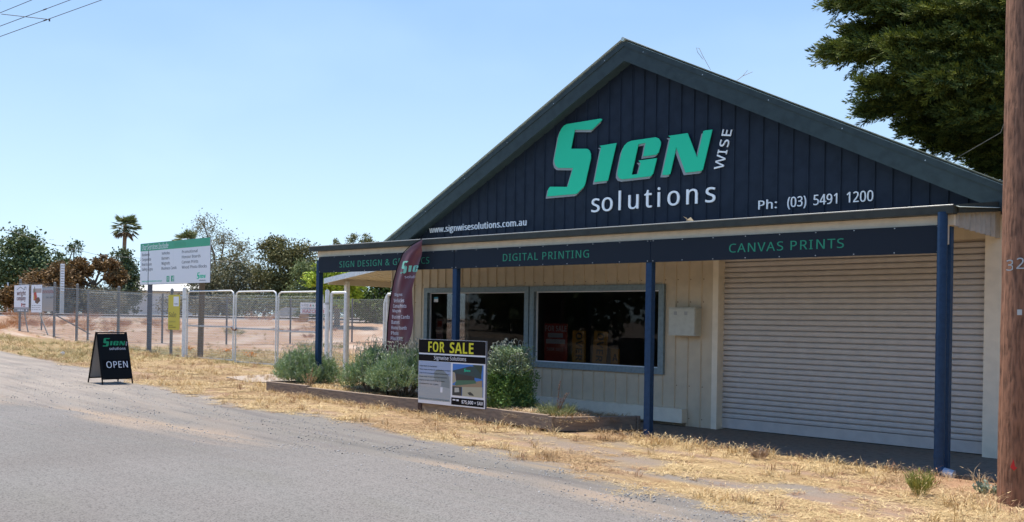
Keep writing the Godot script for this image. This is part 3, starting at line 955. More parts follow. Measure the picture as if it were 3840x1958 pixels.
# ------------------------------------------------------------------ in front of the shop
func build_front() -> void:
	var s: SurfaceTool
	var grain := noise_tex(51, 0.012, 0.6, 1.25, 256, FastNoiseLite.TYPE_SIMPLEX_SMOOTH, 4, Vector2(1, 6))
	var sleeper := mat("sleeper_wood", lin(0.26, 0.195, 0.145), 0.85, grain, 1.3)
	bump(sleeper, grain, 0.4)
	var straw_mat: StandardMaterial3D = M["dry_blade"]
	# planter
	var pz := -9.80
	var pl := thing("planter_bed", "long low planter of brown timber sleepers with a rusty bracket", "planter", Vector3(-11.8, 0.05, pz - 0.5))
	var cuts := [[-15.42, -14.10], [-14.095, -11.55], [-11.545, -11.02], [-10.96, -8.33]]
	for q in cuts:
		var y0 := height(q[0], pz)
		var y1 := height(q[1], pz)
		s = st()
		bar(s, Vector3(q[0], lerpf(y0, 0.2, 0.0) + 0.085 + (0.03 if q[0] > -12 else 0.0), pz), Vector3(q[1], y1 + 0.115 + (0.02 if q[0] > -12 else 0.0), pz), 0.075, 0.20, Vector3.UP, 0.07)
		wput("sleeper", s.commit(), sleeper, pl)
	wput("sleeper", one_bar(Vector3(-8.27, 0.155, pz - 0.03), Vector3(-7.74, 0.135, -11.02), 0.075, 0.20, Vector3.UP, 0.07), sleeper, pl)
	wput("corner_post", one_bar(Vector3(-8.28, -0.02, pz + 0.005), Vector3(-8.28, 0.262, pz + 0.005), 0.09, 0.085, Vector3.RIGHT, 0.08), sleeper, pl)
	wput("corner_post", one_bar(Vector3(-7.725, -0.04, -11.06), Vector3(-7.725, 0.235, -11.06), 0.06, 0.085, Vector3.RIGHT, 0.08), sleeper, pl)
	wput("sleeper", one_bar(Vector3(-15.40, 0.26, pz - 0.06), Vector3(-15.40, 0.20, -11.3), 0.075, 0.20, Vector3.UP, 0.07), sleeper, pl)
	var br := wput("bracket", one_box(-11.03, -10.95, 0.06, 0.295, pz + 0.035, pz + 0.052), mat("bracket_rust", lin(0.055, 0.025, 0.02), 0.7), pl)
	s = st()
	for q in [[-11.008, 0.268], [-10.972, 0.268]]:
		tube(s, [Vector3(q[0], q[1], pz + 0.05), Vector3(q[0], q[1], pz + 0.058)], [0.006], 6, false)
	put("bolt", s.commit(), M["screw_steel"], br).set_meta("kind", "stuff")
	s = st()
	for q in [[-8.46, 0.22], [-8.46, 0.10]]:
		tube(s, [Vector3(q[0], q[1], pz + 0.03), Vector3(q[0], q[1], pz + 0.042)], [0.008], 6, false)
	wput("bolt", s.commit(), M["screw_steel"], pl).set_meta("kind", "stuff")
	# soil, sloping with the bed
	s = st()
	for k in 24:
		var xa := lerpf(-15.36, -8.36, k / 24.0)
		var xb := lerpf(-15.36, -8.36, (k + 1) / 24.0)
		var ya := height(xa, pz) + 0.14
		var yb := height(xb, pz) + 0.14
		hexa(s, [Vector3(xa, -0.05, pz - 0.04), Vector3(xa, -0.05, -11.3), Vector3(xb, -0.05, -11.3), Vector3(xb, -0.05, pz - 0.04), Vector3(xa, ya, pz - 0.04), Vector3(xa, ya - 0.03, -11.3), Vector3(xb, yb - 0.03, -11.3), Vector3(xb, yb, pz - 0.04)])
	s.add_vertex(Vector3(-8.36, 0.17, pz - 0.04)); s.add_vertex(Vector3(-8.36, 0.14, -11.3)); s.add_vertex(Vector3(-7.78, 0.15, -11.0))
	wput("soil", s.commit(), mat("bed_soil", lin(0.22, 0.13, 0.075), 0.95, noise_tex(52, 0.06, 0.6, 1.3, 256), 1.2), pl)
	var where := []
	var cols := []
	var r := RandomNumberGenerator.new()
	r.seed = 77
	for k in 2600:
		var x := r.randf_range(-15.3, -7.9)
		var z := r.randf_range(-11.2, pz - 0.06)
		if x > -8.3 and z > lerpf(-9.9, -11.0, (x + 8.3) / 0.55):
			continue
		var sc := r.randf_range(0.6, 1.2) * (1.15 if x > -9.8 or (x < -13.6 and x > -14.7) else 0.8)
		where.append(Transform3D(Basis(Vector3.UP, r.randf() * TAU).scaled(Vector3(sc, sc * 0.8, sc)), Vector3(x, height(x, pz) + 0.135, z) + Vector3(11.8, -0.05, 0.5 - pz)))
		cols.append(straw(r, x, z))
	for k in 420:
		var x := r.randf_range(-9.4, -7.95)
		var z := r.randf_range(-10.5, -9.9)
		if x > -8.3 and z > lerpf(-9.9, -11.0, (x + 8.3) / 0.55):
			continue
		var sc := r.randf_range(0.9, 1.5)
		where.append(Transform3D(Basis(Vector3.UP, r.randf() * TAU).scaled(Vector3(sc, sc * 1.2, sc)), Vector3(x, height(x, pz) + 0.14, z) + Vector3(11.8, -0.05, 0.5 - pz)))
		cols.append(straw(r, x, z).lightened(0.1))
	scatter("dry_grass", tuft(9, 24, 0.07, 0.06, 0.17, 0, 45, 0.003), where, cols, straw_mat, "", "", pl)

	# for sale board
	var sale := thing("for_sale_sign", "FOR SALE board with yellow letters on black, fixed to the planter", "sign", Vector3(-10.25, 0.272, pz + 0.08), 2.0)
	var white: StandardMaterial3D = M["letter_white"]
	var board_white := mat("board_white", lin(0.80, 0.80, 0.82), 0.5)
	var black := mat("board_black", lin(0.016, 0.014, 0.014), 0.5, null, 1.0, 0.0, 0.12)
	var yellow := mat("sale_yellow", lin(0.72, 0.66, 0.02), 0.5)
	var W := 0.715
	put("panel", one_box(-W, W, 0.0, 1.0, -0.03, 0.0), board_white, sale)
	put("edge", one_box(-W - 0.006, W + 0.006, -0.006, 1.006, -0.034, -0.004), mat("edge_grey", lin(0.18, 0.2, 0.24), 0.4), sale)
	put("heading", one_box(-W, W, 0.79, 1.0, 0.0005, 0.002), black, sale)
	put("heading", one_box(-W, W, 0.665, 0.765, 0.0005, 0.002), black, sale)
	put("lettering", words("FOR", -0.50, -0.14, 0.81, 0.97, 0.0025, 0.001, "sansbold"), yellow, sale)
	put("lettering", words("SALE", -0.03, 0.47, 0.805, 0.97, 0.0025, 0.001, "sansbold"), yellow, sale)
	put("lettering", words("Signwise Solutions", -0.37, 0.32, 0.675, 0.755, 0.0025, 0.001, "sans"), white, sale)
	# faint picture of a house under the list of points
	var ghost := mat("ghost_sky", lin(0.36, 0.43, 0.58), 0.5)
	put("picture", one_box(-W + 0.005, 0.0, 0.45, 0.66, 0.0003, 0.0012), ghost, sale)
	put("picture", one_box(-W + 0.005, 0.0, 0.05, 0.45, 0.0003, 0.0012), mat("ghost_ground", lin(0.40, 0.42, 0.42), 0.5), sale)
	s = st()
	extrude(s, PackedVector2Array([Vector2(-0.36, 0.45), Vector2(-0.36, 0.50), Vector2(-0.28, 0.54), Vector2(-0.16, 0.53), Vector2(-0.05, 0.46), Vector2(-0.02, 0.36), Vector2(-0.02, 0.26), Vector2(-0.34, 0.30)]), 0.0014, 0.0020)
	put("picture", s.commit(), mat("ghost_tree", lin(0.24, 0.27, 0.27), 0.5), sale)
	put("picture", one_box(-0.66, -0.20, 0.26, 0.37, 0.0022, 0.0028), mat("ghost_house", lin(0.45, 0.44, 0.43), 0.5), sale)
	put("picture", one_box(-0.22, -0.17, 0.19, 0.27, 0.0030, 0.0036), white, sale)
	var lines := ["Great return on investment", "Wide range of unique & personalised products", "Large local community support and presence", "Broad range of interstate (Aus) customers", "Registered with Fundraising Australia", "Established for over 15 years"]
	var ends := [-0.30, 0.0, -0.03, -0.08, -0.13, -0.26]
	for k in 6:
		put("lettering", words(lines[k], -0.69, ends[k], 0.572 - k * 0.056, 0.597 - k * 0.056, 0.004, 0.0008, "sans"), M["print_black"], sale)
	put("lettering", words("www.brions.com.au/listing/signwise", -0.70, -0.03, 0.055, 0.09, 0.004, 0.0008, "sans"), mat("print_slate", lin(0.12, 0.2, 0.24), 0.5), sale)
	# photograph of the shop
	var ph := put("photo", one_box(0.04, 0.68, 0.165, 0.645, 0.0005, 0.002), mat("photo_sky", lin(0.06, 0.20, 0.55), 0.4), sale)
	var pic := [["photo_gable", [0.04, 0.54, 0.40, 0.62, 0.50, 0.62, 0.64, 0.50, 0.64, 0.44, 0.04, 0.50], lin(0.03, 0.06, 0.06), 0.003], ["photo_tree", [0.46, 0.645, 0.66, 0.645, 0.64, 0.50, 0.56, 0.50], lin(0.03, 0.05, 0.025), 0.0026],
		["photo_porch", [0.10, 0.50, 0.50, 0.47, 0.50, 0.40, 0.12, 0.38], lin(0.045, 0.035, 0.03), 0.0034], ["photo_wall", [0.04, 0.52, 0.09, 0.51, 0.12, 0.38, 0.04, 0.34], lin(0.42, 0.36, 0.25), 0.0032],
		["photo_hedge", [0.09, 0.33, 0.13, 0.395, 0.52, 0.415, 0.54, 0.37, 0.12, 0.315], lin(0.07, 0.16, 0.09), 0.0040], ["photo_road", [0.04, 0.32, 0.12, 0.315, 0.66, 0.42, 0.66, 0.30, 0.04, 0.30], lin(0.34, 0.24, 0.14), 0.0036],
		["photo_dark", [0.04, 0.30, 0.24, 0.30, 0.24, 0.165, 0.04, 0.165], lin(0.04, 0.04, 0.04), 0.0042], ["photo_room", [0.25, 0.30, 0.67, 0.32, 0.67, 0.165, 0.25, 0.165], lin(0.46, 0.43, 0.30), 0.0038], ["photo_plant", [0.36, 0.22, 0.42, 0.235, 0.47, 0.21, 0.50, 0.18, 0.40, 0.185], lin(0.05, 0.05, 0.04), 0.0044], ["photo_pane", [0.09, 0.28, 0.18, 0.285, 0.19, 0.22, 0.09, 0.21], lin(0.5, 0.48, 0.42), 0.0046]]
	for q in pic:
		var poly := PackedVector2Array()
		for k in range(0, q[1].size(), 2):
			poly.append(Vector2(q[1][k], q[1][k + 1]))
		s = st()
		extrude(s, poly, q[3], q[3] + 0.0003)
		put("print", s.commit(), mat(q[0], q[2], 0.45), ph)
	put("print", logo_mesh(0.28, 0.53, 0.042, 0.0050, 0.0004), M["logo_green"], ph)
	put("price_bar", one_box(0.02, 0.695, 0.02, 0.13, 0.0005, 0.002), black, sale)
	put("lettering", words("$75,000 + SAV", 0.24, 0.68, 0.04, 0.105, 0.0025, 0.001, "sansbold"), white, sale)
	put("lettering", one_box(0.05, 0.11, 0.085, 0.105, 0.0025, 0.0035), white, sale)
	put("lettering", one_box(0.13, 0.18, 0.08, 0.105, 0.0025, 0.0035), white, sale)

	# feather flag
	var fl := thing("feather_flag", "maroon feather flag listing signs and vehicles, standing in the planter", "flag", Vector3(-12.5, 0.2, -10.33))
	var maroon := mat("flag_maroon", lin(0.105, 0.018, 0.034), 0.38)
	maroon.rim_enabled = true
	maroon.rim = 0.5
	maroon.backlight_enabled = true
	maroon.backlight = Color(0.2, 0.15, 0.15)
	var lx := [-12.50, -12.52, -12.50, -12.44, -12.36, -12.27, -12.13, -11.93, -11.63]
	var ly := [0.93, 1.10, 1.52, 1.92, 2.24, 2.47, 2.70, 2.83, 2.935]
	var rx := [-12.46, -12.16, -11.93, -11.86, -11.84, -11.89, -11.89, -11.81, -11.70, -11.63]
	var ry := [0.93, 1.06, 1.17, 1.32, 1.56, 1.86, 2.10, 2.36, 2.66, 2.93]
	var rows := 44
	var across := 14
	var grid := []
	for i in rows + 1:
		var y := lerpf(0.94, 2.925, i / float(rows))
		var a := lerp_table(y, ly, lx)
		var b := lerp_table(y, ry, rx)
		var row := []
		for k in across + 1:
			row.append(cloth(Vector2(lerpf(a, b, k / float(across)), y), a))
		grid.append(row)
	s = st()
	s.set_smooth_group(0)
	for i in rows:
		for k in across:
			quad(s, grid[i][k], grid[i][k + 1], grid[i + 1][k + 1], grid[i + 1][k])
	s.index()
	s.generate_normals()
	wput("cloth", s.commit(), maroon, fl)
	var pole := [Vector3(-12.47, 0.10, -10.33)]
	for i in 9:
		pole.append(Vector3(lx[i] - 0.012, ly[i] + (0.012 if i > 5 else 0.0), -10.33))
	wput("pole", one_tube(pole, [0.014, 0.013, 0.012, 0.012, 0.011, 0.010, 0.009, 0.008, 0.007, 0.005], 8), black, fl)
	var print_white := mat("flag_white", lin(0.55, 0.52, 0.58), 0.5)
	var print_green := mat("flag_green", lin(0.20, 0.52, 0.40), 0.5)
	wput("lettering", on_cloth(logo_mesh(-12.16, 2.365, 0.175, 0.0, 0.0006, "SIG"), lx, ly), print_green, fl)
	wput("lettering", on_cloth(words("solutions", -12.05, -11.66, 2.285, 2.335, 0, 0.0006, "sans"), lx, ly, -11.81), print_white, fl)
	var list := [["Signs", 0.235], ["Vehicles", 0.32], ["Canvas Prints", 0.38], ["Magnets", 0.27], ["Business Cards", 0.47], ["Banners", 0.26], ["Honour Boards", 0.44], ["Photos", 0.22], ["Plus MORE!", 0.34]]
	for k in list.size():
		var y := 2.00 - k * 0.094
		var x0 := lerp_table(y, ly, lx) + 0.085
		wput("lettering", on_cloth(words(list[k][0], x0, x0 + list[k][1], y - 0.034, y + 0.034, 0, 0.0006, "sansbold"), lx, ly), print_white, fl)

	# lavender and other shrubs
	lavender("lavender_bush", "rounded lavender bush standing clear at the path end of the planter", Vector3(-15.35, 0.16, -10.62), Vector3(0.72, 0.86, 0.74), 401, 26000, 40)
	lavender("lavender_bush", "loose lavender bush behind the foot of the feather flag", Vector3(-13.15, 0.2, -10.5), Vector3(0.56, 0.90, 0.55), 402, 20000, 60)
	lavender("lavender_bush", "broad silvery lavender bush pressed against the for sale board", Vector3(-12.05, 0.2, -10.35), Vector3(0.85, 0.93, 0.52), 403, 30000, 90)
	leafy_shrub()
	weed("dry_weed", "withered brown weed between the first two lavender bushes", Vector3(-14.35, 0.24, -10.0), 0.42, 501, lin(0.36, 0.24, 0.13), 9)
	weed("dock_weed", "rust brown seed stalk standing in the bare end of the planter", Vector3(-8.62, 0.18, -10.30), 0.55, 502, lin(0.20, 0.09, 0.045), 3)
	low_plant("grassy_plant", "low grey green grassy plant in the bare end of the planter", Vector3(-8.55, 0.18, -10.22), 0.34, 0.28, 601, 420, Color(0.20, 0.23, 0.11))
	low_plant("roadside_weed", "spindly yellow green weed on the dirt near the power pole", Vector3(-3.07, 0.0, -9.05), 0.13, 0.26, 602, 130, Color(0.24, 0.25, 0.07))
	low_plant("thistle_weed", "silver green thistle rosette beside the power pole", Vector3(-2.62, 0.0, -9.62), 0.16, 0.12, 603, 60, Color(0.22, 0.27, 0.21))

	low_plant("pale_weed", "pale dry weed tuft standing on the verge before the roller door", Vector3(-5.2, 0.0, -9.95), 0.12, 0.15, 604, 110, Color(0.36, 0.27, 0.20))

	# sandwich board
	var ab := thing("sandwich_board", "black sandwich board reading OPEN, standing on the gravel", "sign", Vector3(-18.065, height(-18.065, -7.93) + 0.004, -7.93), 91.0)
	var ink := mat("board_ink", lin(0.013, 0.015, 0.016), 0.5, null, 1.0, 0.0, 0.12)
	var H := 1.0
	for side in [1, -1]:
		var zf: float = 0.317 * side
		s = st()
		for x in [-0.295, 0.295]:
			bar(s, Vector3(x, 0.0, zf), Vector3(x * 0.985, H, 0.018 * side), 0.022, 0.022, Vector3.RIGHT)
		bar(s, Vector3(-0.295, 0.10, lerpf(zf, 0.018 * side, 0.10)), Vector3(0.295, 0.10, lerpf(zf, 0.018 * side, 0.10)), 0.022, 0.022)
		bar(s, Vector3(-0.29, H - 0.01, 0.018 * side), Vector3(0.29, H - 0.01, 0.018 * side), 0.022, 0.022)
		put("leg_frame", s.commit(), black, ab)
		var tilt := atan2(0.317 - 0.018, H)
		var p := put("panel", one_box(-0.290, 0.290, 0.0, 0.90, -0.004, 0.002), ink, ab)
		p.transform = Transform3D(Basis(Vector3.RIGHT, -tilt) if side == 1 else Basis(Vector3.UP, PI) * Basis(Vector3.RIGHT, -tilt), Vector3(0, 0.105, lerpf(zf, 0.018 * side, 0.105) + 0.014 * side))
		if side == 1:
			put("lettering", logo_mesh(-0.215, 0.645, 0.138, 0.0025, 0.001), mat("board_green", lin(0.012, 0.30, 0.11), 0.5), p)
			put("lettering", words("solutions", -0.09, 0.23, 0.575, 0.63, 0.0025, 0.001, "sans", 3), white, p)
			put("lettering", words("WISE", 0.0, 0.085, 0.0, 0.024, 0.0025, 0.001, "sans", 2, Transform3D(Basis(Vector3(0.24, 0.97, 0), Vector3(-0.97, 0.24, 0), Vector3.BACK), Vector3(0.262, 0.655, 0))), white, p)
			put("lettering", words("OPEN", -0.185, 0.235, 0.215, 0.345, 0.0025, 0.001, "sans", 1), white, p)
			put("blank_patch", one_box(-0.26, 0.28, 0.185, 0.375, 0.0021, 0.0024), mat("patch_ink", lin(0.008, 0.008, 0.009), 0.5, null, 1.0, 0.0, 0.12), p)
		else:
			put("lining", one_box(-0.275, 0.275, 0.01, 0.89, -0.0065, -0.0045), mat("corflute_grey", lin(0.36, 0.34, 0.32), 0.7), p)
	put("handle", one_tube([Vector3(-0.05, H, 0), Vector3(-0.04, H + 0.028, 0), Vector3(0.04, H + 0.028, 0), Vector3(0.06, H, 0)], [0.008], 6), mat("handle_pale", lin(0.6, 0.58, 0.55), 0.5), ab)
	put("hinge", one_bar(Vector3(-0.30, H - 0.005, 0), Vector3(0.30, H - 0.005, 0), 0.03, 0.012), black, ab)
	put("spreader", one_bar(Vector3(0.03, 0.085, 0.285), Vector3(0.03, 0.085, -0.285), 0.012, 0.012), black, ab)

	# power pole
	var pp := thing("power_pole", "weathered brown timber power pole numbered 32", "power pole", Vector3(-2.30, -0.02, -9.31))
	var bark := noise_tex(61, 0.02, 0.18, 1.5, 512, FastNoiseLite.TYPE_SIMPLEX_SMOOTH, 5, Vector2(7, 1))
	var wood := mat("pole_wood", lin(0.29, 0.14, 0.082), 0.9, bark, 0.45)
	bump(wood, bark, 1.6)
	var ps := st()
	var prs := []
	var pps := []
	for k in 26:
		var y := k * 0.4
		pps.append(Vector3(0.010 * fn.get_noise_1d(y * 90), y, 0.010 * fn.get_noise_1d(y * 90 + 500)))
		prs.append(0.163 - y * 0.0042)
	# a cracked, slightly polygonal shaft
	for k in pps.size() - 1:
		for j in 28:
			var q := []
			for e in [[k, j], [k + 1, j], [k + 1, j + 1], [k, j + 1]]:
				var a: float = TAU * (e[1] % 28) / 28.0
				var rr: float = prs[e[0]] * (1.0 + 0.03 * fn.get_noise_2d(cos(a) * 120, sin(a) * 120 + e[0] * 3.0)) - (0.012 if (e[1] % 28) in [3, 11, 17, 24] else 0.0)
				q.append(pps[e[0]] + Vector3(cos(a), 0, sin(a)) * rr)
			quad(ps, q[0], q[1], q[2], q[3])
	put("shaft", ps.commit(), wood, pp)
	var face := Vector3(2.30, 0, 9.31).normalized()
	var pt := Basis(Vector3.UP, atan2(face.x, face.z))
	var zinc2 := mat("number_zinc", lin(0.52, 0.53, 0.52), 0.4, null, 1, 0.4)
	put("lettering", words("3", -0.112, -0.055, 2.135, 2.235, 0.139, 0.004, "sans", 0, Transform3D(pt, Vector3.ZERO)), zinc2, pp)
	put("lettering", words("2", -0.032, 0.028, 2.15, 2.25, 0.160, 0.004, "sans", 0, Transform3D(pt, Vector3.ZERO)), zinc2, pp)
	var bits := [["tag", -0.02, 0.018, 1.735, 1.785, M["number_zinc"]], ["tag", 0.055, 0.10, 1.77, 1.79, mat("tag_teal", lin(0.05, 0.30, 0.34), 0.5)], ["tag", 0.055, 0.105, 1.655, 1.70, mat("tag_pale", lin(0.45, 0.50, 0.45), 0.5)]]
	for b in bits:
		s = st()
		box(s, b[1], b[2], b[3], b[4], 0.150, 0.165)
		var o := put(b[0], s.commit(), b[5], pp)
		o.transform = Transform3D(pt, Vector3.ZERO)
	s = st()
	extrude(s, PackedVector2Array([Vector2(-0.055, 0.365), Vector2(-0.03, 0.44), Vector2(-0.018, 0.375), Vector2(0.0, 0.365), Vector2(-0.025, 0.335)]), 0.155, 0.166)
	var red_mark := put("paint_mark", s.commit(), mat("mark_red", lin(0.55, 0.02, 0.02), 0.6), pp)
	red_mark.transform = Transform3D(pt, Vector3.ZERO)

# a point of the flag: folds run down the cloth, deeper away from the pole
func cloth(p: Vector2, left: float) -> Vector3:
	var d := p.x - left
	var f := minf(1.0, d / 0.25)
	return Vector3(p.x, p.y, -10.33 + f * (0.030 * sin(d * 9.0 + p.y * 2.6) + 0.010 * sin(d * 19.0 - p.y * 4.0 + 1.0)))

func on_cloth(m: ArrayMesh, lx: Array, ly: Array, limit := 99.0) -> ArrayMesh:
	var a := m.surface_get_arrays(0)
	var v: PackedVector3Array = a[Mesh.ARRAY_VERTEX]
	for k in v.size():
		var p := Vector2(minf(v[k].x, limit), v[k].y)
		v[k] = cloth(p, lerp_table(p.y, ly, lx)) + Vector3(0, 0, 0.006 + v[k].z)
	return raw(v, a[Mesh.ARRAY_INDEX] if a[Mesh.ARRAY_INDEX] != null else PackedInt32Array())

func leaf_mat() -> StandardMaterial3D:
	if M.has("leaf"):
		return M["leaf"]
	var m := mat("leaf", Color.WHITE, 0.65)
	m.vertex_color_use_as_albedo = true
	m.metallic_specular = 0.35
	m.backlight_enabled = true
	m.backlight = Color(0.4, 0.42, 0.3)
	return m

func bark_mat() -> StandardMaterial3D:
	return M["bark"] if M.has("bark") else mat("bark", lin(0.20, 0.15, 0.11), 0.9, noise_tex(71, 0.03, 0.6, 1.3, 256), 0.8)

func blade_at(v: PackedVector3Array, c: PackedColorArray, p: Vector3, d: Vector3, l: float, w: float, col: Color, r: RandomNumberGenerator) -> void:
	var side := d.cross(Vector3(r.randf_range(-1, 1), r.randf_range(-1, 1), r.randf_range(-1, 1))).normalized() * w
	var q := p + d * l * 0.55
	v.append_array([p, q + side, q - side, q - side, q + side, p + d * l])
	for k in 6:
		c.append(col)

func lavender(n: String, label: String, at: Vector3, size: Vector3, sd: int, count: int, stalks: int) -> void:
	var o := thing(n, label, "bush", at, 0.0, "lavender bushes in the planter")
	var r := RandomNumberGenerator.new()
	r.seed = sd
	var v := PackedVector3Array()
	var c := PackedColorArray()
	# sprigs: each stem carries narrow leaves up its length
	var lobes := []
	for k in 15:
		var a := r.randf() * TAU
		var wide := r.randf()
		lobes.append(Vector3(cos(a) * lerpf(0.7, 0.15, wide), lerpf(0.12, 0.62, wide) * r.randf_range(0.7, 1.1), sin(a) * lerpf(0.7, 0.15, wide)))
	for k in count / 10:
		var lobe: Vector3 = lobes[r.randi() % 15]
		var dir := Vector3(r.randfn(0, 1), absf(r.randfn(0, 0.9)) + 0.1, r.randfn(0, 1)).normalized()
		var p := (lobe + dir * 0.38 * pow(r.randf(), 0.4)) * size
		if r.randf() < 0.06:
			p += dir * r.randf_range(0.05, 0.16)
		p.y = maxf(p.y, 0.01)
		var d := (dir * 0.8 + Vector3(0, 0.9, 0) + Vector3(r.randfn(0, 0.25), 0, r.randfn(0, 0.25))).normalized()
		var l := r.randf_range(0.07, 0.15)
		var g := r.randf()
		var base := Color(0.21, 0.30, 0.135).lerp(Color(0.37, 0.46, 0.28), g)
		if r.randf() < 0.1:
			base = Color(0.48, 0.51, 0.42)
		for i in 10:
			var f := i / 10.0
			var b := p + d * l * f
			var out := (d * 1.1 + Vector3(r.randfn(0, 0.6), r.randfn(0, 0.3), r.randfn(0, 0.6))).normalized()
			blade_at(v, c, b, out, r.randf_range(0.04, 0.075), 0.0058, base.lerp(Color(0.15, 0.21, 0.09), r.randf() * 0.4), r)
	put("foliage", raw(v, PackedInt32Array(), c), leaf_mat(), o)
	var s := st()
	for k in 18:
		var a := r.randf() * TAU
		tube(s, [Vector3(0, 0, 0) + Vector3(cos(a), 0, sin(a)) * 0.06, Vector3(cos(a) * 0.35 * size.x, 0.3 * size.y, sin(a) * 0.35 * size.z), Vector3(cos(a) * 0.6 * size.x, 0.6 * size.y, sin(a) * 0.6 * size.z)], [0.012, 0.008, 0.004], 5)
	put("stem", s.commit(), bark_mat(), o)
	flower_stalks(o, size, sd + 1, stalks)

func flower_stalks(o: Node3D, size: Vector3, sd: int, count: int) -> void:
	var r := RandomNumberGenerator.new()
	r.seed = sd
	var s := st()
	for k in count:
		var a := r.randf() * TAU
		var rad := sqrt(r.randf()) * 0.8
		var base := Vector3(cos(a) * rad * size.x, size.y * (0.95 - 0.5 * rad * rad), sin(a) * rad * size.z)
		var bend := Vector3(0.8, 0, -0.35).rotated(Vector3.UP, r.randfn(0, 0.7))
		var h := r.randf_range(0.10, 0.24)
		var t := base + Vector3(0, h, 0) + bend * 0.03
		tube(s, [base - Vector3(0, 0.1, 0), base + Vector3(0, h * 0.6, 0), t, t + bend * 0.035 + Vector3(0, 0.004, 0), t + bend * 0.06 - Vector3(0, 0.022, 0)], [0.0028, 0.0026, 0.0045, 0.006, 0.003], 5)
	var m: StandardMaterial3D = mat("stalk_pale", lin(0.30, 0.31, 0.25), 0.7) if not M.has("stalk_pale") else M["stalk_pale"]
	put("flower_stalk", s.commit(), m, o)

func leafy_shrub() -> void:
	var o := thing("leafy_shrub", "tall bright green leafy bush with brown dead stems beside the for sale board", "bush", Vector3(-9.70, 0.19, -10.42))
	var r := RandomNumberGenerator.new()
	r.seed = 450
	var v := PackedVector3Array()
	var c := PackedColorArray()
	for k in 2300:
		var a := r.randf() * TAU
		var y := r.randf() * 0.95
		var rad := (0.50 - 0.22 * pow(y, 2.0)) * pow(r.randf(), 0.5) * (1.0 + 0.45 * fn.get_noise_3d(cos(a) * 130, y * 210, sin(a) * 130)) + (r.randf_range(0.02, 0.14) if r.randf() < 0.07 else 0.0)
		var p := Vector3(cos(a) * rad * 0.86 + 0.06, y, sin(a) * rad * 0.8)
		var col := Color(0.085, 0.17, 0.04).lerp(Color(0.19, 0.30, 0.10), r.randf())
		if y > 0.6:
			col = col.lerp(Color(0.30, 0.36, 0.24), 0.65)
		for i in 7:
			var d := Vector3(r.randfn(0, 1) + cos(a) * 0.6, r.randfn(0.8, 0.5), r.randfn(0, 1) + sin(a) * 0.6).normalized()
			blade_at(v, c, p + Vector3(r.randfn(0, 0.02), r.randfn(0, 0.03), r.randfn(0, 0.02)), d, r.randf_range(0.03, 0.07), r.randf_range(0.005, 0.013), col, r)
	put("foliage", raw(v, PackedInt32Array(), c), leaf_mat(), o)
	flower_stalks(o, Vector3(0.55, 1.0, 0.45), 451, 70)
	var s := st()
	for k in 5:
		var x := -0.30 + r.randfn(0, 0.04)
		tube(s, [Vector3(x, 0.2, 0.36), Vector3(x + r.randfn(0, 0.03), 0.6, 0.38), Vector3(x + r.randfn(0, 0.05), 0.95, 0.36)], [0.006, 0.005, 0.003], 5)
	put("dead_stem", s.commit(), mat("dead_brown", lin(0.16, 0.07, 0.04), 0.8), o)
	v = PackedVector3Array()
	c = PackedColorArray()
	for k in 420:
		var p := Vector3(-0.30 + r.randfn(0, 0.055), r.randf_range(0.3, 1.02), 0.36 + r.randfn(0, 0.04))
		blade_at(v, c, p, Vector3(r.randfn(0, 1), r.randfn(0, 0.8), r.randfn(0, 1)).normalized(), r.randf_range(0.02, 0.045), 0.006, Color(0.20, 0.085, 0.045).lerp(Color(0.12, 0.05, 0.03), r.randf()), r)
	put("dead_leaves", raw(v, PackedInt32Array(), c), leaf_mat(), o)

func weed(n: String, label: String, at: Vector3, h: float, sd: int, col: Color, stems: int) -> void:
	var o := thing(n, label, "weed", at)
	var r := RandomNumberGenerator.new()
	r.seed = sd
	var s := st()
	for k in stems:
		var lean_ := Vector3(r.randfn(0, 0.28), 1, r.randfn(0, 0.2)) if stems > 3 else Vector3(r.randfn(0, 0.06) + 0.25 * k, 1, r.randfn(0, 0.05))
		var hh := h * (1.0 if k == 0 else r.randf_range(0.45, 0.8))
		tube(s, [Vector3.ZERO, lean_ * hh * 0.5, lean_ * hh + Vector3(lean_.x * 0.1, 0, 0)], [0.006, 0.005, 0.003], 5)
		for i in 16:
			var p := lean_ * hh * (0.35 + 0.65 * i / 16.0)
			var d := Vector3(r.randfn(0, 1), r.randfn(0.4, 0.5), r.randfn(0, 1)).normalized()
			tube(s, [p, p + d * r.randf_range(0.015, 0.05 if stems > 3 else 0.022)], [0.004 if stems > 3 else 0.007, 0.003], 4)
	put("stem", s.commit(), mat(n + "_stem", col, 0.85), o)

func low_plant(n: String, label: String, at: Vector3, rad: float, h: float, sd: int, count: int, col: Color) -> void:
	var o := thing(n, label, "plant", Vector3(at.x, maxf(at.y, height(at.x, at.z)), at.z))
	var r := RandomNumberGenerator.new()
	r.seed = sd
	var v := PackedVector3Array()
	var c := PackedColorArray()
	for k in count:
		var a := r.randf() * TAU
		var p := Vector3(cos(a), 0, sin(a)) * rad * 0.5 * sqrt(r.randf())
		var d := (Vector3(cos(a), 0, sin(a)) * r.randf_range(0.2, 1.0) * rad / maxf(h, 0.1) + Vector3(0, 0.8, 0)).normalized()
		var l := r.randf_range(0.5, 1.0) * maxf(h, rad * 0.8)
		var w := 0.004 if count > 100 else 0.012
		blade_at(v, c, p, d, l, w, col.lerp(Color(col.r * 1.6, col.g * 1.4, col.b * 1.3), r.randf()), r)
		for i in 3:
			blade_at(v, c, p + d * l * r.randf_range(0.3, 0.9), (d + Vector3(r.randfn(0, 0.7), r.randfn(0, 0.3), r.randfn(0, 0.7))).normalized(), l * 0.3, w, col, r)
	put("blades", raw(v, PackedInt32Array(), c), leaf_mat(), o)

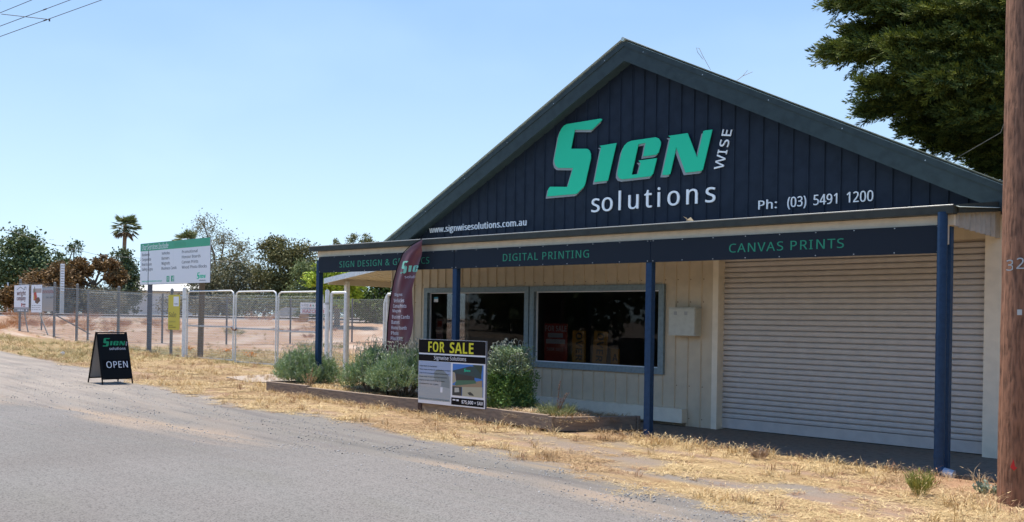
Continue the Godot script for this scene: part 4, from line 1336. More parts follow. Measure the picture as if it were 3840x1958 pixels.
# ------------------------------------------------------------------ fences, gates and signs beside the shop
# woven wire between two posts: zigzag strands of three-sided wire
func wire_net(a: Vector3, b: Vector3, h0: float, h1: float, cell := 0.075, rad := 0.0036) -> ArrayMesh:
	var v := PackedVector3Array()
	var ix := PackedInt32Array()
	var along := b - a
	var flat_ := Vector3(along.x, 0, along.z)
	var n := int(flat_.length() / cell)
	var dir := flat_.normalized()
	var nrm := Vector3(-dir.z, 0, dir.x)
	var rows := int((h1 - h0) / (cell * 0.5))
	for k in n:
		for j in rows:
			var x0 := (k + (j % 2)) * cell
			var x1 := (k + ((j + 1) % 2)) * cell
			var y0 := h0 + j * cell * 0.5
			var y1 := h0 + (j + 1) * cell * 0.5
			var p := a + dir * x0 + Vector3(0, along.y * x0 / flat_.length() + y0, 0) + nrm * rad * (1 if j % 2 else -1)
			var q := a + dir * x1 + Vector3(0, along.y * x1 / flat_.length() + y1, 0) - nrm * rad * (1 if j % 2 else -1)
			var d := (q - p).normalized()
			var side := d.cross(nrm) * rad
			var i := v.size()
			v.append_array([p + side, p - side * 0.6 + nrm * rad, p - side * 0.6 - nrm * rad, q + side, q - side * 0.6 + nrm * rad, q - side * 0.6 - nrm * rad])
			ix.append_array([i, i + 1, i + 4, i, i + 4, i + 3, i + 1, i + 2, i + 5, i + 1, i + 5, i + 4, i + 2, i, i + 3, i + 2, i + 3, i + 5])
	# cut ends stand up along the top
	for k in n:
		var p := a + dir * k * cell + Vector3(0, along.y * k * cell / flat_.length() + h1 - 0.01, 0)
		var i := v.size()
		v.append_array([p - dir * rad, p + dir * rad, p + Vector3(0, 0.06, 0) + dir * 0.01])
		ix.append_array([i, i + 1, i + 2])
	return raw(v, ix)

func build_yard() -> void:
	var s: SurfaceTool
	var galv := mat("galvanised", lin(0.50, 0.50, 0.47), 0.5, null, 1, 0.3)
	var post_grey := mat("fence_post_grey", lin(0.19, 0.185, 0.175), 0.7, noise_tex(81, 0.05, 0.7, 1.2, 128), 2.0)
	var pipe := mat("pipe_white", lin(0.84, 0.84, 0.81), 0.4, noise_tex(82, 0.04, 0.8, 1.08, 128), 2.0)
	var white: StandardMaterial3D = M["letter_white"]
	var board_white: StandardMaterial3D = M["board_white"]
	var black: StandardMaterial3D = M["print_black"]
	var green: StandardMaterial3D = M["logo_green"]
	var zf := -13.35
	# wire fence along the verge
	var fence := thing("wire_fence", "chain wire fence on grey posts along the verge, hung with signs", "fence", Vector3(-32.5, height(-32.5, zf), zf))
	var xs := [-38.6, -35.2, -33.2, -29.9, -26.3]
	for k in xs.size():
		var x: float = xs[k]
		var g := height(x, zf)
		var p := wput("post", one_tube([Vector3(x, g - 0.1, zf), Vector3(x + 0.02, g + 1.98, zf)], [0.045], 10), post_grey, fence)
		put("cap", one_tube([Vector3(x + 0.02, g + 1.98, zf), Vector3(x + 0.02, g + 2.02, zf)], [0.05, 0.02], 10), galv, p)
		if k > 0:
			var x0: float = xs[k - 1]
			var n := wput("netting", wire_net(Vector3(x0, height(x0, zf), zf + 0.05), Vector3(x, g, zf + 0.05), 0.03, 1.9), galv, fence)
			n.set_meta("kind", "stuff")
			s = st()
			for h in [0.04, 0.95, 1.84]:
				tube(s, [Vector3(x0, height(x0, zf) + h, zf + 0.052), Vector3((x + x0) / 2, (height(x0, zf) + g) / 2 + h - 0.015, zf + 0.052), Vector3(x, g + h, zf + 0.052)], [0.004], 4)
			wput("strain_wire", s.commit(), galv, fence)
	var g5 := height(-25.6, zf)
	wput("netting", wire_net(Vector3(-26.3, height(-26.3, zf), zf + 0.05), Vector3(-25.6, g5, zf + 0.05), 0.03, 1.9), galv, fence).set_meta("kind", "stuff")
	wput("rail", one_tube([Vector3(-26.3, g5 + 1.80, zf), Vector3(-25.5, g5 + 1.80, zf)], [0.02], 8), pipe, fence)
	# fence running back beside the yard
	var back := thing("wire_fence", "chain wire fence with thin grey posts running back towards the railway", "fence", Vector3(-31.0, height(-31, -19), -19.0))
	var pts := [Vector2(-33.35, -13.8), Vector2(-32.0, -15.9), Vector2(-31.0, -17.9), Vector2(-30.9, -20.6), Vector2(-30.5, -23.3), Vector2(-30.0, -26.5), Vector2(-29.6, -30.0)]
	for k in pts.size():
		var q: Vector2 = pts[k]
		var g := height(q.x, q.y)
		var hh := 1.80
		wput("post", one_tube([Vector3(q.x, g - 0.1, q.y), Vector3(q.x, g + hh, q.y)], [0.035], 8), post_grey, back)
		if k > 0:
			var q0: Vector2 = pts[k - 1]
			wput("netting", wire_net(Vector3(q0.x, height(q0.x, q0.y), q0.y), Vector3(q.x, g, q.y), 0.03, hh - 0.05, 0.085, 0.0034), galv, back).set_meta("kind", "stuff")
			wput("strain_wire", one_tube([Vector3(q0.x, height(q0.x, q0.y) + hh - 0.06, q0.y), Vector3(q.x, g + hh - 0.06, q.y)], [0.004], 4), galv, back)
	# white pipe gates
	var gates := [[-25.33, -22.77, "white pipe gate hinged on the post beside the yellow sale sign"], [-22.65, -20.68, "middle white pipe gate chained to its neighbour"], [-20.58, -18.66, "white pipe gate ending behind the verandah corner post"]]
	for q in gates:
		var x0: float = q[0]
		var x1: float = q[1]
		var g := height((x0 + x1) / 2, zf)
		var gt := thing("pipe_gate", q[2], "gate", Vector3((x0 + x1) / 2, g, zf), 0.0, "white pipe gates")
		var w := (x1 - x0) / 2
		var c := 0.13
		s = st()
		tube(s, [Vector3(-w, 0.03, 0), Vector3(-w, 1.95 - c, 0), Vector3(-w + c * 0.3, 1.95 - c * 0.3, 0), Vector3(-w + c, 1.95, 0), Vector3(w - c, 1.95, 0), Vector3(w - c * 0.3, 1.95 - c * 0.3, 0), Vector3(w, 1.95 - c, 0), Vector3(w, 0.03, 0)], [0.022], 8)
		put("frame", s.commit(), pipe, gt)
		put("rail", one_tube([Vector3(-w, 0.95, 0), Vector3(w, 0.95, 0)], [0.021], 8), pipe, gt)
		put("rail", one_tube([Vector3(-w, 0.04, 0), Vector3(w, 0.04, 0)], [0.022], 8), pipe, gt)
		put("netting", wire_net(Vector3(-w, 0, 0.03), Vector3(w, 0, 0.03), 0.05, 1.88), galv, gt).set_meta("kind", "stuff")
		if x0 < -22.0 and x0 > -23.0:
			put("chain", one_tube([Vector3(-w - 0.16, 0.97, 0.04), Vector3(-w - 0.06, 0.91, 0.05), Vector3(-w + 0.05, 0.90, 0.04), Vector3(-w + 0.10, 0.94, 0.03)], [0.022], 6), mat("rust", lin(0.13, 0.06, 0.035), 0.9), gt)
	for q in [[-25.52, 2.0, 0.058, "stout white gate post beside the yellow sale sign"], [-18.47, 1.98, 0.052, "white gate post with a round cap behind the verandah corner"]]:
		var g := height(q[0], zf)
		var p := thing("gate_post", q[3], "post", Vector3(q[0], g, zf))
		put("shaft", one_tube([Vector3(0, -0.1, 0), Vector3(0, q[1], 0)], [q[2]], 14), pipe, p)
		put("cap", one_tube([Vector3(0, q[1], 0), Vector3(0, q[1] + 0.03, 0), Vector3(0, q[1] + 0.05, 0)], [q[2] * 1.05, q[2] * 0.8, 0.01], 14), pipe, p)
		put("hinge_band", one_tube([Vector3(0, q[1] - 0.32, 0), Vector3(0, q[1] - 0.27, 0)], [q[2] * 1.12], 14), galv, p)
	# short fixed panels either side of the opening to the yard
	for q in [[-18.36, -17.80, "narrow white pipe panel between gate post and awning post"], [-16.25, -14.85, "white pipe panel against the shop corner behind the flag"]]:
		var g := height(q[0], zf)
		var p := thing("side_gate", q[2], "gate", Vector3(q[0], g, zf - 0.05))
		var w: float = q[1] - q[0]
		put("frame", one_tube([Vector3(0, -0.05, 0), Vector3(0, 1.93, 0), Vector3(0.03, 1.95, 0), Vector3(w - 0.03, 1.95, 0), Vector3(w, 1.93, 0), Vector3(w, -0.05, 0)], [0.036], 10), pipe, p)
		put("netting", wire_net(Vector3(0, 0, 0), Vector3(w, 0, 0), 0.05, 1.9), galv, p).set_meta("kind", "stuff")
		if w > 1.0:
			put("stay", one_tube([Vector3(-0.10, 0.75, 0), Vector3(-0.10, 1.72, 0), Vector3(-0.05, 1.86, 0), Vector3(0.0, 1.93, 0)], [0.032], 8), pipe, p)
			put("stay", one_tube([Vector3(-0.13, 0.75, 0), Vector3(0.0, 0.75, 0)], [0.02], 6), pipe, p)
	# awning on the side of the shop
	var aw := thing("side_awning", "cream lean-to awning on a white post at the side of the shop", "awning", Vector3(-19.3, height(-19.3, -14.5), -14.4))
	var soffit := mat("awning_cream", lin(0.66, 0.58, 0.46), 0.6)
	var az0 := -13.95
	var az1 := -20.5
	wput("post", one_bar(Vector3(-19.22, height(-19.2, -14.5) - 0.05, -14.5), Vector3(-19.22, 2.52, -14.5), 0.11, 0.11, Vector3.RIGHT, 0.06), pipe, aw)
	wput("beam", one_bar(Vector3(-19.27, 2.50, az0), Vector3(-19.27, 2.50, az1), 0.05, 0.15), soffit, aw)
	s = st()
	hexa(s, [Vector3(-19.42, 2.45, az0 + 0.03), Vector3(-19.42, 2.45, az0), Vector3(-14.8, 3.04, az0), Vector3(-14.8, 3.04, az0 + 0.03), Vector3(-19.42, 2.58, az0 + 0.03), Vector3(-19.42, 2.58, az0), Vector3(-14.8, 3.17, az0), Vector3(-14.8, 3.17, az0 + 0.03)])
	wput("barge_board", s.commit(), pipe, aw)
	s = st()
	var k := 0
	while az0 - k * 0.19 > az1:
		var za := az0 - k * 0.19
		for h in [[0.0, 0.03, 0.0], [0.03, 0.13, 0.028], [0.13, 0.19, 0.0]]:
			var ya: float = h[2]
			quad(s, Vector3(-19.4, 2.55 + ya, za - h[0]), Vector3(-14.8, 3.14 + ya, za - h[0]), Vector3(-14.8, 3.14 + ya, za - h[1]), Vector3(-19.4, 2.55 + ya, za - h[1]))
		quad(s, Vector3(-19.4, 2.55, za - 0.03), Vector3(-14.8, 3.14, za - 0.03), Vector3(-14.8, 3.168, za - 0.03), Vector3(-19.4, 2.578, za - 0.03))
		quad(s, Vector3(-19.4, 2.55, za - 0.13), Vector3(-14.8, 3.14, za - 0.13), Vector3(-14.8, 3.168, za - 0.13), Vector3(-19.4, 2.578, za - 0.13))
		k += 1
	wput("roof_sheet", s.commit(), soffit, aw)

	# services billboard
	var bb := thing("services_billboard", "green and white billboard listing the shop's services above the fence", "sign", Vector3(-26.2, height(-26.2, zf), zf - 0.05))
	var by := height(-26.2, zf)
	var lo := 2.528 - by
	var hi := 3.81 - by
	put("panel", one_box(-2.15, 0.0, lo, hi, 0.05, 0.07), board_white, bb)
	put("panel", one_box(0.003, 2.15, lo, hi, 0.05, 0.07), board_white, bb)
	var hb := mat("heading_green", lin(0.02, 0.36, 0.19), 0.45)
	put("heading", one_box(-2.15, 0.0, hi - 0.235, hi, 0.0705, 0.0725), hb, bb)
	put("heading", one_box(0.003, 2.15, hi - 0.235, hi, 0.0705, 0.0725), hb, bb)
	put("heading", one_box(0.06, 0.75, hi - 0.19, hi - 0.05, 0.0727, 0.0732), mat("heading_patch", lin(0.012, 0.32, 0.16), 0.45), bb)
	put("edge", one_box(-2.16, 2.16, lo - 0.01, hi + 0.01, 0.045, 0.052), mat("billboard_edge", lin(0.05, 0.08, 0.10), 0.5), bb)
	put("lettering", words("Our Services Include", -2.05, -0.33, hi - 0.20, hi - 0.03, 0.073, 0.002, "serif", 0, Transform3D(), 0.12), white, bb)
	var dk := mat("billboard_ink", lin(0.04, 0.045, 0.055), 0.5)
	var rows := [["Business", -2.03, -1.53, 0], ["Corporate", -2.03, -1.43, 1], ["Real Estate", -2.03, -1.38, 2], ["Safety Signs", -2.03, -1.30, 3], ["Vehicles", -0.73, -0.22, 0], ["Banners", -0.73, -0.24, 1], ["Magnets", -0.73, -0.20, 2], ["Business Cards", -0.73, 0.21, 3], ["Promotional", 0.53, 1.44, 0], ["Honour Boards", 0.53, 1.62, 1], ["Canvas Prints", 0.53, 1.49, 2], ["Wood Photo Blocks", 0.53, 1.98, 3]]
	for q in rows:
		var y: float = hi - 0.345 - q[3] * 0.152
		var low := 0.03 if ("y" in q[0] or "g" in q[0] or "p" in q[0]) else 0.0
		put("lettering", words(q[0], q[1], q[2], y - 0.048 - low, y + 0.042, 0.0705, 0.002, "sans"), dk, bb)
	put("lettering", words("www.signwisesolutions.com.au", -2.02, -0.70, lo + 0.06, lo + 0.13, 0.0705, 0.002, "sans"), green, bb)
	put("icon_square", one_box(-0.40, -0.22, lo + 0.06, lo + 0.235, 0.0705, 0.0725), hb, bb)
	s = st()
	for i in 16:
		var a0 := TAU * i / 16.0
		var a1 := TAU * (i + 1) / 16.0
		var ce := Vector3(-0.31, lo + 0.147, 0.0735)
		for rr in [[0.052, 0.036]]:
			quad(s, ce + Vector3(cos(a0), sin(a0), 0) * rr[0], ce + Vector3(cos(a1), sin(a1), 0) * rr[0], ce + Vector3(cos(a1), sin(a1), 0) * rr[1], ce + Vector3(cos(a0), sin(a0), 0) * rr[1])
	box(s, -0.26, -0.24, lo + 0.205, lo + 0.222, 0.0728, 0.0735)
	put("icon_ring", s.commit(), board_white, bb)
	put("icon_square", one_box(-0.12, 0.07, lo + 0.065, lo + 0.24, 0.0705, 0.0725), hb, bb)
	put("lettering", words("f", -0.03, 0.055, lo + 0.068, lo + 0.215, 0.073, 0.001, "sansbold"), board_white, bb)
	put("lettering", logo_mesh(1.42, lo + 0.11, 0.155, 0.0705, 0.002), green, bb)
	put("lettering", words("solutions", 1.56, 1.92, lo + 0.05, lo + 0.095, 0.0705, 0.002, "sans", 2), dk, bb)
	var treated := mat("treated_post", lin(0.13, 0.115, 0.10), 0.85, noise_tex(83, 0.04, 0.6, 1.3, 128), 2.0)
	put("post", one_tube([Vector3(-1.62, height(-27.8, zf) - by - 0.1, 0), Vector3(-1.60, hi - 0.05, 0)], [0.075], 12), mat("post_slate", lin(0.085, 0.095, 0.12), 0.7), bb)
	put("post", one_tube([Vector3(1.52, -0.15, -0.02), Vector3(1.60, hi - 0.05, -0.02)], [0.085], 12), mat("post_brown", lin(0.15, 0.10, 0.055), 0.8), bb)

	# yellow sale sign on the fence
	var ys := thing("sale_sign", "yellow Sale sign with a white corner panel on the wire fence", "sign", Vector3(-25.98, 1.15, zf + 0.09))
	put("panel", one_box(-0.345, 0.345, 0.0, 1.04, -0.01, 0.0), mat("sale_panel_yellow", lin(0.62, 0.50, 0.035), 0.5), ys)
	put("corner_panel", one_box(-0.02, 0.30, 0.70, 0.985, 0.0005, 0.003), board_white, ys)
	put("lettering", words("RayWhite.", 0.04, 0.26, 0.745, 0.785, 0.0035, 0.001, "sansbold"), black, ys)
	put("lettering", words("Sale", -0.29, 0.15, 0.375, 0.53, 0.0005, 0.002, "serif"), mat("sale_ink", lin(0.09, 0.07, 0.02), 0.5), ys)
	for q in [[-0.27, 0.12, 0.215, 0.265, mat("faded_ink", lin(0.42, 0.34, 0.05), 0.5)], [-0.29, -0.08, 0.115, 0.135, M["sale_ink"]], [-0.29, 0.14, 0.06, 0.085, M["sale_ink"]]]:
		s = st()
		var px: float = q[0]
		while px < q[1]:
			box(s, px, px + (q[3] - q[2]) * 0.7, q[2], q[3], 0.0005, 0.002)
			px += (q[3] - q[2]) * 1.15
		put("print_line", s.commit(), q[4], ys)

	# sponsor signs on the far fence panel
	var w1 := thing("builder_sign", "white sign with a house outline over maroon lettering on the fence", "sign", Vector3(-38.2, 1.6, zf + 0.09))
	var maroon := mat("sign_maroon", lin(0.14, 0.035, 0.03), 0.6)
	put("panel", one_box(-0.76, 0.74, 0.0, 1.05, -0.01, 0.0), board_white, w1)
	put("band", one_box(-0.76, 0.74, 0.0, 0.15, 0.0005, 0.003), mat("band_grey", lin(0.22, 0.22, 0.22), 0.6), w1)
	put("band", one_box(-0.76, 0.74, 0.165, 0.185, 0.0005, 0.003), maroon, w1)
	put("lettering", words("wright", -0.48, 0.44, 0.60, 0.83, 0.0005, 0.003, "sansbold"), maroon, w1)
	put("lettering", words("company", -0.48, 0.44, 0.40, 0.59, 0.0005, 0.003, "sansbold"), maroon, w1)
	put("emblem", one_box(0.0, 0.10, 0.22, 0.35, 0.0005, 0.003), mat("sign_red", lin(0.45, 0.04, 0.03), 0.6), w1)
	put("emblem", one_box(0.12, 0.44, 0.28, 0.33, 0.0005, 0.003), maroon, w1)
	put("emblem", one_box(0.16, 0.42, 0.22, 0.25, 0.0005, 0.003), M["sign_red"], w1)
	s = st()
	for i in 5:
		box(s, -0.36 + i * 0.17 + (0.2 if i == 4 else 0.0), -0.26 + i * 0.17 + (0.2 if i == 4 else 0.0), 0.05, 0.11, 0.0035, 0.005)
	put("print_line", s.commit(), white, w1)
	s = st()
	var roof_pts := [Vector2(-0.48, 0.87), Vector2(-0.11, 0.98), Vector2(0.32, 0.86), Vector2(0.33, 0.97), Vector2(0.47, 0.97), Vector2(0.47, 0.86)]
	for i in 5:
		bar(s, Vector3(roof_pts[i].x, roof_pts[i].y, 0.002), Vector3(roof_pts[i + 1].x, roof_pts[i + 1].y, 0.002), 0.022, 0.004, Vector3.BACK)
	put("house_outline", s.commit(), dk, w1)
	var w2 := thing("picture_sign", "white sign with a red and brown figure beside the builder's sign", "sign", Vector3(-36.65, 1.6, zf + 0.09))
	put("panel", one_box(-0.54, 0.50, 0.0, 1.04, -0.01, 0.0), board_white, w2)
	put("picture", one_box(-0.38, 0.46, 0.74, 0.90, 0.0005, 0.002), mat("picture_buff", lin(0.42, 0.34, 0.31), 0.6), w2)
	var figs := [[[-0.24, 0.98, -0.20, 0.98, -0.12, 0.74, -0.28, 0.74], lin(0.20, 0.20, 0.10)], [[-0.30, 0.74, -0.05, 0.78, 0.04, 0.58, -0.10, 0.44, -0.30, 0.46], lin(0.50, 0.05, 0.03)], [[-0.10, 0.50, 0.10, 0.58, 0.26, 0.56, 0.36, 0.44, 0.08, 0.32, -0.16, 0.38], lin(0.14, 0.06, 0.03)], [[-0.30, 0.60, -0.22, 0.68, -0.18, 0.50, -0.30, 0.48], lin(0.55, 0.35, 0.03)]]
	for i in figs.size():
		var poly := PackedVector2Array()
		for j in range(0, figs[i][0].size(), 2):
			poly.append(Vector2(figs[i][0][j], figs[i][0][j + 1]))
		s = st()
		extrude(s, poly, 0.0025 + i * 0.0008, 0.003 + i * 0.0008)
		put("picture", s.commit(), mat("figure_tone_%d" % i, figs[i][1], 0.6), w2)
	for i in 3:
		s = st()
		for j in 5:
			box(s, -0.46 + j * 0.18, -0.46 + j * 0.18 + [0.13, 0.15, 0.10][(i + j) % 3], 0.245 - i * 0.075, 0.268 - i * 0.075, 0.0005, 0.002)
		put("print_line", s.commit(), mat("pale_ink_%d" % i, lin(0.32, 0.3, 0.3), 0.6), w2)
	var w3 := thing("phone_sign", "weathered cream sign with a red heading behind the fence post", "sign", Vector3(-36.95, 1.65, zf - 0.56))
	put("panel", one_box(-1.2, 0.37, 0.0, 0.93, -0.01, 0.0), mat("cream_board", lin(0.50, 0.48, 0.43), 0.6), w3)
	s = st()
	for i in 12:
		bar(s, Vector3(-1.08 + i * 0.115, 0.82, 0.002), Vector3(-1.0 + i * 0.115, 0.70, 0.002), 0.06, 0.003, Vector3.BACK)
	put("heading", s.commit(), mat("heading_red", lin(0.38, 0.09, 0.07), 0.6), w3)
	put("lettering", words("56 003", -0.55, 0.22, 0.50, 0.57, 0.0005, 0.003, "sansbold"), dk, w3)
	for x in [-1.05, 0.2]:
		put("post", one_bar(Vector3(x, -0.75, -0.03), Vector3(x, 0.9, -0.03), 0.05, 0.05, Vector3.RIGHT), post_grey, w3)
	var stake_labels := ["grey leaning stake under the builder's sign", "grey brace leaning under the picture sign towards the lawn", "thin grey brace leaning out behind the fence post"]
	var stakes := [[Vector3(-38.26, 1.60, zf - 0.05), Vector3(-37.84, 0.72, zf - 0.05)], [Vector3(-36.95, 1.60, zf - 0.12), Vector3(-36.04, 0.70, zf - 0.12)], [Vector3(-36.80, 1.60, zf - 0.5), Vector3(-36.5, 0.68, zf - 1.9)]]
	for i in 3:
		var a: Vector3 = stakes[i][0]
		var b: Vector3 = stakes[i][1]
		b.y = height(b.x, b.z) - 0.02
		var o := thing("brace_stake", stake_labels[i], "stake", b)
		put("shaft", one_bar(Vector3.ZERO, a - b, 0.055, 0.03, Vector3.BACK), post_grey, o)
		put("foot", one_bar(Vector3(-0.05, 0.01, 0), Vector3(0.05, 0.01, 0), 0.06, 0.03), post_grey, o)
	# chemical warning signs on the side fence
	var hz := thing("warning_sign", "white HAZCHEM sign with red letters on the wire fence", "sign", Vector3(-30.82, 1.72, -21.05), 90)
	put("panel", one_box(-1.15, 0.06, 0.0, 0.205, -0.006, 0.004), board_white, hz)
	put("lettering", words("HAZCHEM", -1.05, -0.02, 0.035, 0.17, 0.0045, 0.002, "sansbold"), mat("hazard_red", lin(0.5, 0.02, 0.02), 0.5), hz)
	hz.rotation_degrees.y = 90
	for ch in hz.get_children():
		ch.position.x = 1.1
	var hz2 := thing("warning_sign", "white hazard sign with a row of coloured diamonds on the wire fence", "sign", Vector3(-30.82, 1.94, -21.05), 90)
	put("panel", one_box(-0.05, 1.16, 0.0, 0.22, -0.006, 0.004), board_white, hz2)
	for i in 5:
		s = st()
		var cx := 0.42 + i * 0.13
		extrude(s, PackedVector2Array([Vector2(cx - 0.045, 0.11), Vector2(cx, 0.155), Vector2(cx + 0.045, 0.11), Vector2(cx, 0.065)]), 0.0045, 0.006)
		put("diamond", s.commit(), M["hazard_red"] if i != 1 else hb, hz2)
	put("lettering", words("3 Y E", 0.0, 0.30, 0.07, 0.15, 0.0045, 0.002, "sans"), M["band_grey"], hz2)

	# small finds in the yard and on the verge
	var litter := [["paper_cup", "crumpled white paper cup lying on the verge by the fence", "litter", -27.3, -10.6, 0.05]]
	for q in litter:
		var o := thing(q[0], q[1], q[2], Vector3(q[3], height(q[3], q[4]) + 0.035, q[4]))
		put("cup", one_tube([Vector3(-0.09, 0, 0), Vector3(0.07, 0.012, 0.02)], [0.035, 0.05], 9), white, o)
		put("rim", one_tube([Vector3(0.065, 0.012, 0.02), Vector3(0.075, 0.012, 0.02)], [0.055], 9), white, o)
	var r := RandomNumberGenerator.new()
	r.seed = 900
	var petals := [Vector2(-27.5, -14.6), Vector2(-26.3, -15.2), Vector2(-23.9, -14.6), Vector2(-17.6, -14.9), Vector2(-17.0, -15.3)]
	for q in petals:
		var o := thing("orange_flower", "low clump of orange flowers in the grass behind the gates", "flower", Vector3(q.x, height(q.x, q.y), q.y), 0, "orange flowers behind the gates")
		var v := PackedVector3Array()
		var c := PackedColorArray()
		var vs := PackedVector3Array()
		var cs := PackedColorArray()
		for i in 26:
			var p := Vector3(r.randfn(0, 0.12), r.randf_range(0.08, 0.2), r.randfn(0, 0.12))
			blade_at(vs, cs, Vector3(p.x * 0.4, 0, p.z * 0.4), (p - Vector3(p.x * 0.4, 0, p.z * 0.4)).normalized(), p.y, 0.005, Color(0.12, 0.15, 0.05), r)
			for j in 5:
				blade_at(v, c, p, Vector3(r.randfn(0, 1), r.randfn(0.3, 0.4), r.randfn(0, 1)).normalized(), 0.035, 0.014, Color(0.75, 0.30, 0.02), r)
		put("bloom", raw(v, PackedInt32Array(), c), leaf_mat(), o)
		put("stem", raw(vs, PackedInt32Array(), cs), leaf_mat(), o)

# ------------------------------------------------------------------ trees and the far side of the railway
# crown: lobes [offset, radii]; leaves gather in clumps near each lobe's surface
func tree(n: String, label: String, at: Vector2, trunk_h: float, trunk_r: float, lobes: Array, leaf: float, count: int, ca: Color, cb: Color, sd: int, spread := 0.32, slim := 0.35, group := "trees beyond the railway", droop := 0.0) -> Node3D:
	var g := height(at.x, at.y)
	var o := thing(n, label, "tree", Vector3(at.x, g, at.y), 0.0, group)
	var r := RandomNumberGenerator.new()
	r.seed = sd
	var s := st()
	var top := Vector3(0, trunk_h, 0)
	tube(s, [Vector3(0, -0.1, 0), Vector3(r.randfn(0, 0.05), trunk_h * 0.5, 0), top], [trunk_r * 1.2, trunk_r, trunk_r * 0.8], 8)
	var v := PackedVector3Array()
	var c := PackedColorArray()
	var total := 0.0
	for l in lobes:
		total += l[1].x * l[1].y + 0.2
	for l in lobes:
		var ce: Vector3 = l[0]
		var ra: Vector3 = l[1]
		tube(s, [top * 0.8, (top + ce) * 0.5 + Vector3(r.randfn(0, 0.15), 0, r.randfn(0, 0.15)), ce], [trunk_r * 0.6, trunk_r * 0.42, trunk_r * 0.2], 6)
		for k in 4:
			var e := ce + Vector3(r.randf_range(-0.7, 0.7), r.randf_range(-0.2, 0.75), r.randf_range(-0.7, 0.7)) * ra
			tube(s, [ce, (ce + e) * 0.5 + Vector3(0, 0.05, 0), e], [trunk_r * 0.22, trunk_r * 0.14, trunk_r * 0.06], 5)
		var n_clump := int(maxf(8, 30 * (ra.x * ra.y)))
		var mine := int(count * (ra.x * ra.y + 0.2) / total)
		var clumps := []
		for k in n_clump:
			var d := Vector3(r.randfn(0, 1), r.randfn(0.15, 1), r.randfn(0, 1)).normalized()
			clumps.append([ce + d * ra * pow(r.randf(), 0.4), r.randf_range(0.6, 1.3), r.randf()])
		for k in mine:
			var q: Array = clumps[r.randi() % n_clump]
			var m: float = spread * q[1] * minf(ra.x, ra.y)
			var p: Vector3 = q[0] + Vector3(r.randfn(0, 1), r.randfn(0, 0.75), r.randfn(0, 1)) * m * 0.55
			var d := (Vector3(r.randfn(0, 1), r.randfn(-droop, 0.7), r.randfn(0, 1))).normalized()
			var col := ca.lerp(cb, r.randf())
			blade_at(v, c, p, d, leaf * r.randf_range(0.6, 1.3), leaf * slim * r.randf_range(0.6, 1.2), col, r)
	put("trunk", s.commit(), bark_mat(), o)
	put("crown", raw(v, PackedInt32Array(), c), leaf_mat(), o)
	return o

func palm(label: String, at: Vector2, h: float, crown_r: float, sd: int) -> void:
	var g := height(at.x, at.y)
	var o := thing("fan_palm", label, "palm", Vector3(at.x, g, at.y), 0.0, "fan palms in the distance")
	var r := RandomNumberGenerator.new()
	r.seed = sd
	put("trunk", one_tube([Vector3(-0.5, -0.1, 0), Vector3(-0.3, h * 0.5, 0), Vector3(0, h, 0)], [0.33, 0.24, 0.22], 8), bark_mat(), o)
	for k in 46:
		var a := r.randf() * TAU
		var el := r.randf_range(-1.3, 1.5)
		var d := Vector3(cos(a) * cos(el) + 0.35, sin(el), sin(a) * cos(el)).normalized()
		var l := crown_r * r.randf_range(0.30, 0.48)
		var tip := Vector3(0, h, 0) + d * l - Vector3(0, 0.1, 0)
		var fr := put("frond", one_tube([Vector3(0, h, 0), (Vector3(0, h, 0) + tip) * 0.5 + Vector3(0, 0.12, 0), tip], [0.02, 0.018, 0.015], 4), M["bark"], o)
		var v := PackedVector3Array()
		var c := PackedColorArray()
		var dead := el < -0.75
		for j in 22:
			var f := (j / 21.0 - 0.5) * 2.6
			var side := d.cross(Vector3.UP).normalized()
			var dd := (d * cos(f) + side * sin(f) + Vector3(0.25, -0.35, 0)).normalized()
			var col := Color(0.13, 0.17, 0.07).lerp(Color(0.24, 0.27, 0.14), r.randf())
			if dead:
				col = Color(0.17, 0.12, 0.07)
			blade_at(v, c, tip, dd, crown_r * r.randf_range(0.34, 0.5), 0.06, col, r)
		put("fan", raw(v, PackedInt32Array(), c), leaf_mat(), fr)

